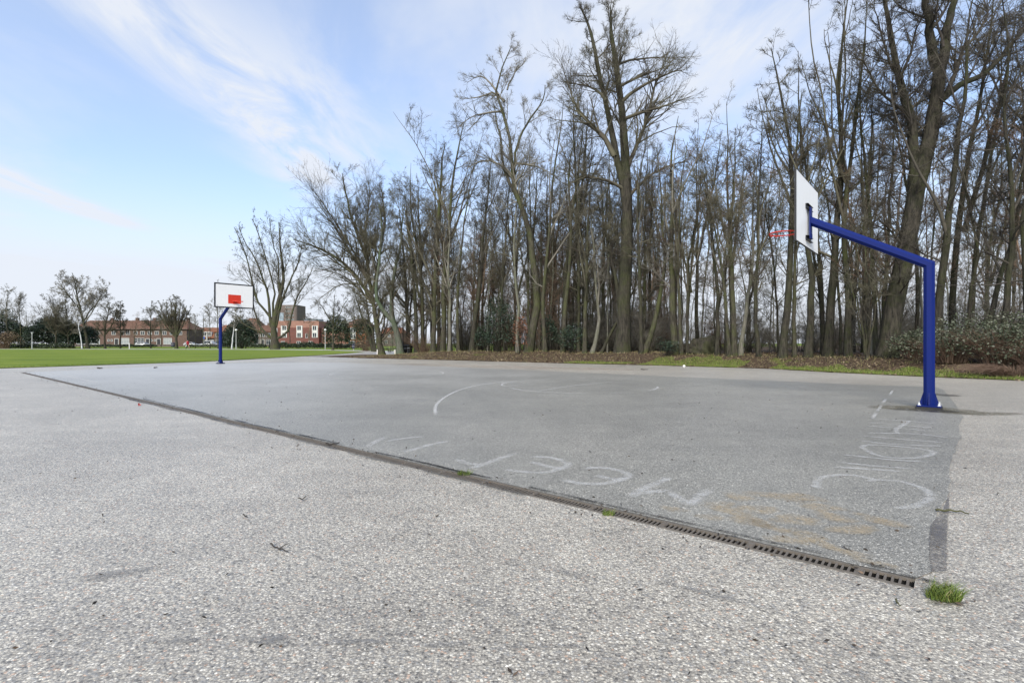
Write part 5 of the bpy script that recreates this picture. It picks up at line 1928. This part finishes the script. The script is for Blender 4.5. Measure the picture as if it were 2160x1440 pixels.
# many limbed old tree beyond the path
wl_st = []
WIL = [([(576, 690), (574, 677), (564, 660), (545, 638), (537, 615), (529, 580), (522, 549), (506, 504), (494, 479)], 4.0, 0.7),
       ([(572, 690), (568, 654), (566, 625), (557, 596), (545, 561), (531, 533), (516, 510), (504, 481)], 4.0, 0.7),
       ([(578, 690), (580, 670), (594, 636), (588, 588), (588, 549), (576, 518), (568, 460)], 3.6, 0.7),
       ([(576, 680), (576, 634), (580, 615), (564, 557), (549, 506), (533, 462)], 3.3, 0.7),
       ([(582, 690), (594, 636), (615, 586), (632, 545), (636, 515)], 3.3, 0.7),
       ([(580, 716), (607, 699), (615, 664), (627, 627), (650, 588), (662, 560)], 3.6, 0.7),
       ([(575, 716), (557, 703), (537, 695), (514, 683), (500, 664), (476, 655)], 2.4, 0.6),
       ([(573, 714), (549, 689), (539, 664), (534, 640), (536, 615)], 3.0, 0.7)]
px_tree('many_limbed_tree', 90, [(580, 736), (579, 715), (577, 690), (586, 640), (598, 590), (592, 530), (588, 468)], 10.5, 'old tree with a short stout trunk and many upswept limbs beyond the path',
        extra=WIL, mat='bark', twig='twig', thick=0.85, cfg=dict(n1=18, t1=0.25, a1=34, L1=0.27, up1=0.12, k2=8, k3=5, k4=3, tw=2.6, n_stem=12), r_top=0.05)

# far trees
px_tree('bare_tree', 104, [(186, 737), (180, 700), (172, 660), (163, 625), (157, 590), (152, 575)], 4.0, 'biggest round crowned bare tree at the left, above the evergreens',
        extra=[([(176, 680), (190, 655), (205, 640), (215, 620)], 2, .5), ([(170, 655), (150, 630), (135, 610), (128, 598)], 2, .5)], mat='bark_dark', twig='twig_grey',
        cfg=dict(n1=22, lead=4, lt0=0.3, la=32, lL=0.55, t1=0.3, a1=50, L1=0.3, up1=0.06, k2=10, k3=6, k4=3, tw=2.7), r_top=0.03)
px_tree('birch_tree', 103, [(173, 737), (171, 715), (166, 690), (163, 660), (160, 640)], 1.6, 'thin white birch leaning left in front of the biggest left tree', mat='bark_birch', twig='twig_grey', cfg=dict(slim, n1=9, tw=2.7), r_top=0.02)
px_tree('bare_tree', 108, [(118, 737), (118, 700), (116, 660), (112, 635)], 2.6, 'bushy bare tree above the far left evergreens', mat='bark_dark', cfg=dict(n1=40, t1=0.2, a1=50, L1=0.6, up1=0.12, k2=9, k3=5, k4=3, tw=2.7))
px_tree('bare_tree', 109, [(146, 737), (143, 700), (140, 660), (136, 630)], 2.4, 'second bushy bare tree, just left of the biggest left tree', mat='bark_dark', cfg=dict(n1=40, t1=0.2, a1=50, L1=0.52, up1=0.12, k2=9, k3=5, k4=3, tw=2.7))
px_tree('bare_tree', 106, [(17, 737), (15, 690), (13, 650), (18, 615)], 1.8, 'leafless tree standing highest at the left edge of the lawn', mat='bark_dark', twig='twig_grey', cfg=dict(n1=20, t1=0.35, a1=42, L1=0.4, up1=0.1, k2=8, k3=5, k4=3, tw=2.8))
px_tree('bare_tree', 107, [(44, 737), (43, 690), (40, 650), (44, 622)], 1.6, 'slighter leafless tree above the left lamp post', mat='bark', twig='twig_grey', cfg=dict(n1=20, t1=0.35, a1=40, L1=0.34, up1=0.1, k2=8, k3=5, k4=3, tw=2.8))
px_tree('bare_tree', 103, [(222, 737), (221, 715), (222, 690), (228, 660), (232, 640)], 2.6, 'forked bare tree in front of the brown terrace left half', extra=[([(222, 705), (234, 690), (243, 665), (246, 648)], 1.8, .5)],
        mat='bark_dark', cfg=dict(n1=24, t1=0.25, a1=50, L1=0.36, up1=0.08, k2=9, k3=5, k4=3, tw=2.7))
px_tree('bare_tree', 112, [(254, 733), (254, 700), (254, 660), (254, 638)], 1.7, 'columnar bare tree with one straight stem in front of the terrace', mat='bark_dark', cfg=dict(n1=44, t1=0.22, a1=62, L1=0.2, up1=0.06, k2=8, k3=5, k4=3, tw=2.7))
px_tree('bare_tree', 112, [(318, 733), (317, 700), (318, 660), (320, 634)], 1.6, 'slender bare tree left of the rounded dense one', mat='bark_dark', cfg=dict(n1=34, t1=0.25, a1=58, L1=0.26, up1=0.06, k2=8, k3=5, k4=3, tw=2.7))
pol = [([(372, 712), (368 + dx * 0.4, 690), (366 + dx * 0.8, 660), (366 + dx, 630 + abs(dx) * 0.5)], 2.2, 0.5) for dx in (-40, -28, -16, -6, 6, 16, 28, 38)]
px_tree('bare_tree', 104, [(372, 735), (372, 715), (370, 690), (369, 650), (370, 626)], 3.6, 'rounded dense bare tree with a short trunk beside the dark litter bin', extra=pol, mat='bark', cfg=dict(n1=20, t1=0.2, a1=35, L1=0.3, up1=0.14, k2=8, k3=5, k4=3, tw=2.8))
px_tree('bare_tree', 103, [(443, 735), (443, 700), (442, 670), (440, 640)], 0.9, 'thin bare tree just left of the far hoop post', mat='bark_dark', twig='twig_grey', cfg=dict(n1=24, t1=0.3, a1=50, L1=0.3, up1=0.08, k2=6, k3=5, k4=2, tw=2.2))
px_tree('bare_tree', 104, [(412, 734), (412, 705), (412, 680), (411, 668)], 0.7, 'smallest bare tree between red coat walker and far hoop', mat='bark_dark', twig='twig_grey', cfg=dict(n1=16, t1=0.4, a1=48, L1=0.32, up1=0.08, k2=5, k3=4, k4=2, tw=2.2))
px_tree('bare_tree', 101, [(460, 737), (459, 690), (459, 640), (461, 600)], 1.3, 'tall thin bare tree directly behind the far hoop', mat='bark', twig='twig_grey', cfg=dict(n1=26, t1=0.3, a1=45, L1=0.24, up1=0.1, k2=7, k3=4, k4=2, tw=2.2))
px_tree('birch_tree', 97, [(489, 736), (491, 710), (494, 685), (497, 655), (500, 635)], 1.7, 'pale birch leaning right beside the far hoop post', mat='bark_birch', twig='twig_grey', cfg=dict(slim, n1=9, tw=2.7), r_top=0.02)
px_tree('bare_tree', 80, [(702, 738), (703, 710), (703, 680), (704, 650), (706, 620)], 2.5, 'open young tree with level side limbs between the lamp and the evergreen',
        extra=[([(703, 685), (690, 665), (678, 645), (665, 630)], 1.2, .4), ([(703, 690), (720, 680), (745, 672), (765, 668)], 1.1, .4), ([(703, 695), (680, 680), (655, 672), (640, 672)], 1, .4), ([(704, 690), (716, 665), (724, 645), (735, 630)], 1.2, .4)],
        mat='bark', twig='twig_dark', cfg=dict(n1=14, t1=0.35, a1=45, L1=0.3, up1=0.06, k2=7, k3=4, k4=2, tw=2.2), r_top=0.03)
px_tree('bare_tree', 66, [(788, 741), (780, 712), (768, 680), (758, 650), (745, 610)], 4.2, 'dark ivy grown trunk leaning left behind the leftmost wood tree', mat='bark_dark', twig='twig', cfg=dict(n1=22, t1=0.25, a1=45, L1=0.3, up1=0.1, k2=9, k3=5, k4=3, tw=1.8))
px_tree('bare_tree', 64, [(792, 741), (786, 700), (776, 660), (772, 600), (778, 540)], 3.0, 'second dark trunk close to the ivy grown leaning one', mat='bark_dark', twig='twig', cfg=dict(n1=26, t1=0.25, a1=45, L1=0.3, up1=0.1, k2=9, k3=5, k4=3, tw=1.8))
FT = 'small bare trees far behind the far hoop'
far0 = None
for i, (px, d, k, lb) in enumerate([(505, 175, 0, 'distant bare tree above the left side of the round evergreen'), (520, 168, 2, 'distant bare tree above the middle of the round evergreen'),
                                    (531, 180, 4, 'distant bare tree above the right side of the round evergreen'), (545, 172, 7, 'distant bare tree before the white windowed grey house'),
                                    (474, 170, 5, 'distant pale bare tree just right of the far hoop post'), (640, 240, 3, 'distant bare tree behind the pink band of the red brick building'),
                                    (690, 215, 1, 'distant bare tree behind the broad evergreen bush'), (755, 140, 6, 'distant bare tree before the orange brick building'),
                                    (828, 150, 2, 'distant bare tree behind the grey house'), (100, 150, 0, 'distant bare tree behind the far left evergreens, right one'),
                                    (207, 150, 5, 'distant bare tree before the left end of the brown terrace'), (283, 148, 2, 'distant bare tree before the middle of the brown terrace'),
                                    (340, 152, 4, 'distant bare tree before the terrace, just left of the rounded tree'), (398, 150, 0, 'distant bare tree before the gap between terrace and orange roof'),
                                    (428, 146, 7, 'distant bare tree before the blue sign'), (552, 150, 1, 'distant bare tree left of the many limbed tree'), (612, 155, 6, 'distant bare tree before the left of the red brick building'),
                                    (652, 150, 5, 'distant bare tree before the right of the red brick building'), (728, 135, 0, 'distant bare tree between the broad evergreen and orange building'),
                                    (60, 155, 4, 'distant bare tree behind the far left evergreens, left one')]):
    p = at(px, d)
    dup(KINDS[k], lb, (p.x, p.y, -0.05), i * 1.3, (0.9, 0.9, 0.72), 'distant bare trees among the houses')


# ------------------------------------------------------------------ lamps, bins, bench, sign
M['lamp_grey'] = paint('lamp_grey', (0.42, 0.43, 0.42), 0.5, (0.2, 0.2, 0.18), 0.3)
M['lamp_glass'] = plain('lamp_glass', (0.75, 0.76, 0.74), 0.25, 0.05)


def lamp(px, d, h, label, round_head=False, group='park lamps'):
    p = at(px, d)
    r = thing('park_lamp', label, 'lamp post', (p.x, p.y, 0), 0, group)
    m_ = MB()
    m_.tube([(0, 0, 0), (0, 0, 0.9)], 0.075, 10).tube([(0, 0, 0.9), (0, 0, h - 0.35)], [0.055, 0.045], 10)
    m_.obj('pole', M['lamp_grey'], r)
    hd = MB()
    if round_head:
        hd.tube([(0, 0, h - 0.35), (0, 0, h - 0.3), (0, 0, h - 0.15), (0, 0, h)], [0.05, 0.19, 0.22, 0.05], 12)
        hd.obj('lamp_head', M['lamp_glass'], r)
    else:
        hd.tube([(0, 0, h - 0.35), (0, 0, h - 0.06)], [0.09, 0.16], 12)
        hd.obj('lamp_head', M['lamp_glass'], r)
        cp_ = MB()
        cp_.tube([(0, 0, h - 0.055), (0, 0, h)], [0.36, 0.12], 14)
        cp_.obj('lamp_cap', M['lamp_grey'], r)
    return r


lamp(67.5, 100, 3.2, 'grey lamp post in front of the far left evergreens')
lamp(498, 100, 3.8, 'thin lamp post in front of the large round evergreen', True)
lamp(686, 95, 3.7, 'lamp post between the red brick building and the broad evergreen', True)
lamp(704.5, 120, 3.6, 'lamp head seen just right of the open young tree', True)
r = lamp(850, 44.5, 3.6, 'dark lamp post rising behind the black bins', True)
for ch in r.children:
    if ch.name.startswith('pole'):
        ch.data.materials.clear()
        ch.data.materials.append(M['black'])
M['bin_blue'] = paint('bin_blue', (0.012, 0.016, 0.04), 0.45, (0.05, 0.05, 0.06), 0.3)


def bin_(px, d, h, w, label, mat, z=None, post=False):
    p = at(px, d)
    z = ground_z(p.x, p.y) if z is None else z
    r = thing('litter_bin', label, 'litter bin', (p.x, p.y, z), 0.3, 'litter bins')
    m_ = MB()
    z0 = 0.0
    if post:
        pp = MB()
        pp.tube([(0, 0, -0.05), (0, 0, 0.5)], 0.05, 8)
        pp.obj('stand', M['lamp_grey'], r)
        z0 = 0.32
    m_.tube([(0, 0, z0), (0, 0, z0 + 0.05), (0, 0, h * 0.8), (0, 0, h * 0.86)], [w * .42, w * .46, w * .5, w * .5], 14)
    b = m_.obj('bin_body', M[mat], r)
    l_ = MB()
    l_.tube([(0, 0, h * 0.9), (0, 0, h * 0.94), (0, 0, h)], [w * .55, w * .52, w * .2], 14)
    for a in range(4):
        l_.box((math.cos(a * 1.571) * w * .42, math.sin(a * 1.571) * w * .42, h * 0.88), (0.03, 0.03, h * 0.06))
    l_.obj('lid', M[mat], r)
    bd_ = MB()
    bd_.tube([(0, 0, h * 0.62), (0, 0, h * 0.66)], w * .51, 14)
    bd_.obj('band', M['lamp_grey'], b)
    return r


bin_(851, 43.0, 0.82, 0.62, 'nearer black litter bin beside the green stained tree', 'black')
bin_(862, 44.6, 0.85, 0.62, 'farther black litter bin, against the russet thicket', 'black')
bin_(365.5, 104, 1.25, 0.8, 'dark blue litter bin beside the rounded dense tree', 'bin_blue', 0, True)
bin_(746, 74, 0.95, 0.5, 'dark blue litter bin at the bend of the path', 'bin_blue', 0, True)

p = at(817, 44.5)
bn = thing('park_bench', 'dark wooden bench with pale concrete legs between the two left leaning trees', 'bench', (p.x, p.y, ground_z(p.x, p.y)), -0.05)
M['plank'] = plain('bench_plank', (0.03, 0.027, 0.02), 0.7, 0.3, 6)
M['concrete'] = plain('bench_concrete', (0.5, 0.49, 0.46), 0.8, 0.15, 8)
for i in range(4):
    mb = MB()
    mb.box((0, -0.22 + i * 0.145, 0.45), (1.9, 0.12, 0.05))
    mb.obj('seat_plank', M['plank'], bn, 0.006)
for sx in (-0.78, 0.72):
    mb = MB()
    mb.box((sx, 0, 0.19), (0.14, 0.5, 0.46))
    mb.obj('leg', M['concrete'], bn, 0.01)

M['sign_blue'] = plain('sign_blue', (0.03, 0.09, 0.35), 0.4, 0.05)
p = at(430, 150)
sg = thing('parking_sign', 'small blue road sign before the orange roofed house', 'road sign', (p.x, p.y, 0))
mb = MB()
mb.tube([(0, 0, 0), (0, 0, 2.9)], 0.035, 8)
mb.obj('pole', M['lamp_grey'], sg)
mb = MB()
mb.box((0, -0.05, 2.65), (0.55, 0.02, 0.55))
mb.obj('sign_plate', M['sign_blue'], sg)
p = at(273, 98)
mp = thing('marker_post', 'short white post on the far lawn before the terrace', 'post', (p.x, p.y, 0))
mb = MB()
mb.box((0, 0, 0.55), (0.14, 0.14, 1.1))
mb.obj('shaft', M['white'], mp, 0.01)
mb = MB()
mb.box((0, 0, 1.12), (0.18, 0.18, 0.05))
mb.obj('post_cap', M['lamp_grey'], mp)


# ------------------------------------------------------------------ parked cars
def car_paint(name, col):
    m, nt, b, v = new_mat(name)
    set_b(nt, b, nt.mix(nt.noise(v, 2, 3), tuple(c * .92 for c in col), col), 0.25, 0.5)
    b.inputs['Coat Weight'].default_value = 0.6
    return m


M['car_white'] = car_paint('car_white', (0.38, 0.385, 0.385))
M['car_grey'] = car_paint('car_grey', (0.28, 0.29, 0.31))
M['tyre'] = plain('tyre', (0.015, 0.015, 0.015), 0.8, 0.2, 9)
M['lamp_red'] = plain('tail_lamp', (0.4, 0.01, 0.01), 0.3, 0.05)


def car(label, loc, rz, mat, van=False):
    r = thing('parked_car', label, 'car', loc, rz, 'cars parked before the far houses')
    L, W = 4.2, 1.7
    roof = 1.85 if van else 1.45
    out = [(-2.1, 0.35), (-2.12, 0.75), (-2.0, 0.95), (-1.75 if van else -1.45, roof - 0.08), (-1.2, roof), (0.3, roof - 0.02), (1.0, 0.98), (1.85, 0.85), (2.1, 0.6), (2.1, 0.3), (1.7, 0.25), (-1.8, 0.25)]
    n = len(out)
    rings = []
    for y, k in ((-W / 2, 0.0), (-W / 2 + 0.06, 1.0), (W / 2 - 0.06, 1.0), (W / 2, 0.0)):
        rings.append([(px_ * (1 if k else 0.985), y * (0.86 + 0.14 * min(1, max(0, (1.75 - pz_) / 0.8))), pz_ if k else 0.6 + (pz_ - 0.6) * 0.975) for px_, pz_ in out])
    mb = MB().rings(rings)
    body = mb.obj('body', M[mat], r, 0.0, True)
    for sy in (-1, 1):
        w_ = MB()
        yy = sy * (W / 2 * 0.965)
        w_.prism([(-1.5, 1.0), (-1.25, roof - 0.13), (-0.4, roof - 0.12), (-0.4, 1.0)], 1, yy - .03, yy + .03)
        w_.prism([(-0.3, 1.0), (-0.3, roof - 0.12), (0.25, roof - 0.14), (0.78, 1.0)], 1, yy - .03, yy + .03)
        w_.obj('side_window', M['glass'], r)
    w_ = MB()
    w_.box((0.68, 0, (roof + 1.0) / 2 - .01), (0.03, W * 0.78, 0.52), Matrix.Rotation(math.radians(-53 if not van else -40), 3, 'Y'))
    w_.obj('windscreen', M['glass'], r)
    for sx in (-1.3, 1.32):
        for sy in (-1, 1):
            t_ = MB()
            t_.tube([(sx, sy * (W / 2 - 0.19), 0.31), (sx, sy * (W / 2 + 0.01), 0.31)], 0.31, 16)
            ty = t_.obj('wheel', M['tyre'], r)
            h_ = MB()
            h_.tube([(sx, sy * (W / 2 + 0.005), 0.31), (sx, sy * (W / 2 + 0.02), 0.31)], 0.19, 12)
            h_.obj('rim', M['lamp_grey'], ty)
    for sy in (-1, 1):
        b_ = MB()
        b_.box((2.07, sy * 0.6, 0.68), (0.06, 0.3, 0.14))
        b_.obj('headlight', M['lamp_glass'], r)
        b_ = MB()
        b_.box((-2.09, sy * 0.66, 0.85), (0.05, 0.2, 0.2))
        b_.obj('tail_light', M['lamp_red'], r)
    return r


for px, d, rz, mt, van, lab in [(303, 156, 0.05, 'car_white', False, 'white car parked before the brown terrace'), (404, 165, 0.1, 'car_white', False, 'white car parked before the orange roof, left of the blue sign'),
                                (437, 160, math.pi, 'car_white', True, 'white van parked under the blue sign'), (452, 163, 0.0, 'car_grey', False, 'grey car parked behind the far hoop post'),
                                (118, 150, 0.2, 'car_white', True, 'white van glimpsed under the far left evergreens'), (55, 150, 0.0, 'car_white', False, 'white car glimpsed left of the left lamp post')]:
    p = at(px, d)
    car(lab, (p.x, p.y, 0), rz, mt, van)


# ------------------------------------------------------------------ walker in a red coat
def skin_obj(name, verts, edges, radii, mat, parent, sub=2):
    me = bpy.data.meshes.new(name)
    me.from_pydata(verts, edges, [])
    o = link(name, me, mat, parent)
    o.modifiers.new('skin', 'SKIN')
    for d_, r_ in zip(me.skin_vertices[0].data, radii):
        d_.radius = (r_, r_) if not isinstance(r_, tuple) else r_
    me.skin_vertices[0].data[0].use_root = True
    s = o.modifiers.new('sub', 'SUBSURF')
    s.levels = s.render_levels = sub
    return o


M['skin'] = plain('skin', (0.42, 0.26, 0.19), 0.6, 0.08)
M['coat'] = plain('red_coat', (0.42, 0.02, 0.035), 0.8, 0.15, 9)
M['trousers'] = plain('dark_trousers', (0.02, 0.02, 0.025), 0.8, 0.2, 9)
M['hair'] = plain('brown_hair', (0.05, 0.03, 0.02), 0.7, 0.2, 20)
p = at(396.5, 103)
pe = thing('person', 'person in a red coat and dark trousers walking along the far path', 'person', (p.x, p.y, 0.0), math.radians(-8))
sk = [(0, 0, .93), (-.09, 0, .9), (.09, 0, .9), (-.2, -.02, .5), (.2, .02, .52), (-.36, 0, .1), (.3, 0, .1), (-.46, 0, .04), (.2, .0, .04), (-.03, 0, 1.15), (-.06, 0, 1.4), (-.09, 0, 1.5), (-.11, 0, 1.58), (-.13, 0, 1.68),
      (-.06, -.19, 1.38), (-.06, .19, 1.38), (.02, -.24, 1.12), (-.1, .24, 1.12), (-.06, -.25, .9), (-.24, .25, .92), (-.1, -.25, .82), (-.29, .25, .85), (-.2, 0, 1.57)]
ed = [(0, 1), (0, 2), (1, 3), (2, 4), (3, 5), (4, 6), (5, 7), (6, 8), (0, 9), (9, 10), (10, 11), (11, 12), (12, 13), (10, 14), (10, 15), (14, 16), (15, 17), (16, 18), (17, 19), (18, 20), (19, 21), (12, 22)]
ra = [.12, .1, .1, .07, .07, .045, .045, .04, .04, .12, .12, .055, .09, .085, .06, .06, .045, .045, .032, .032, .035, .035, .03]
skin_obj('body', sk, ed, ra, M['skin'], pe)
skin_obj('coat', [(0, 0, 1.0), (0, 0, .72), (-.03, 0, 1.2), (-.06, 0, 1.42), (-.06, -.2, 1.38), (-.06, .2, 1.38), (.02, -.25, 1.12), (-.1, .25, 1.12), (-.06, -.26, .93), (-.23, .26, .95), (-.08, 0, 1.5)],
         [(0, 1), (0, 2), (2, 3), (3, 4), (3, 5), (4, 6), (5, 7), (6, 8), (7, 9), (3, 10)], [(.17, .2), (.21, .24), (.16, .19), (.14, .17), .085, .085, .075, .075, .06, .06, .075], M['coat'], pe)
skin_obj('trousers', [(0, 0, .9), (-.09, -.08, .85), (.09, .08, .85), (-.2, -.06, .5), (.2, .06, .52), (-.36, -.03, .12), (.3, .03, .12)], [(0, 1), (0, 2), (1, 3), (2, 4), (3, 5), (4, 6)], [.14, .12, .12, .09, .09, .07, .07], M['trousers'], pe)
skin_obj('hair', [(-.12, 0, 1.62), (-.1, 0, 1.72), (-.05, 0, 1.6)], [(0, 1), (0, 2)], [.09, .09, .08], M['hair'], pe)
for (x, y) in ((-.42, 0), (.24, 0)):
    mb = MB()
    mb.box((x, y, .045), (.27, .1, .09))
    mb.obj('shoe', M['black'], pe, 0.02)
bg_ = MB()
bg_.rings([[(x * k - .42, y * k + .25, z) for x, y in ((-.16, -.07), (.16, -.07), (.16, .07), (-.16, .07))] for z, k in ((.32, .8), (.4, 1.1), (.6, 1.0), (.72, .6))])
bg_.tube([(-.5, .25, .7), (-.4, .25, .86), (-.32, .25, .7)], 0.012, 5)
bo_ = bg_.obj('white_bag', M['white'], None, 0.0, True)
bo_.location = (p.x, p.y, 0)
tag(bo_, 'white bag carried low by the walker in the red coat', 'bag')
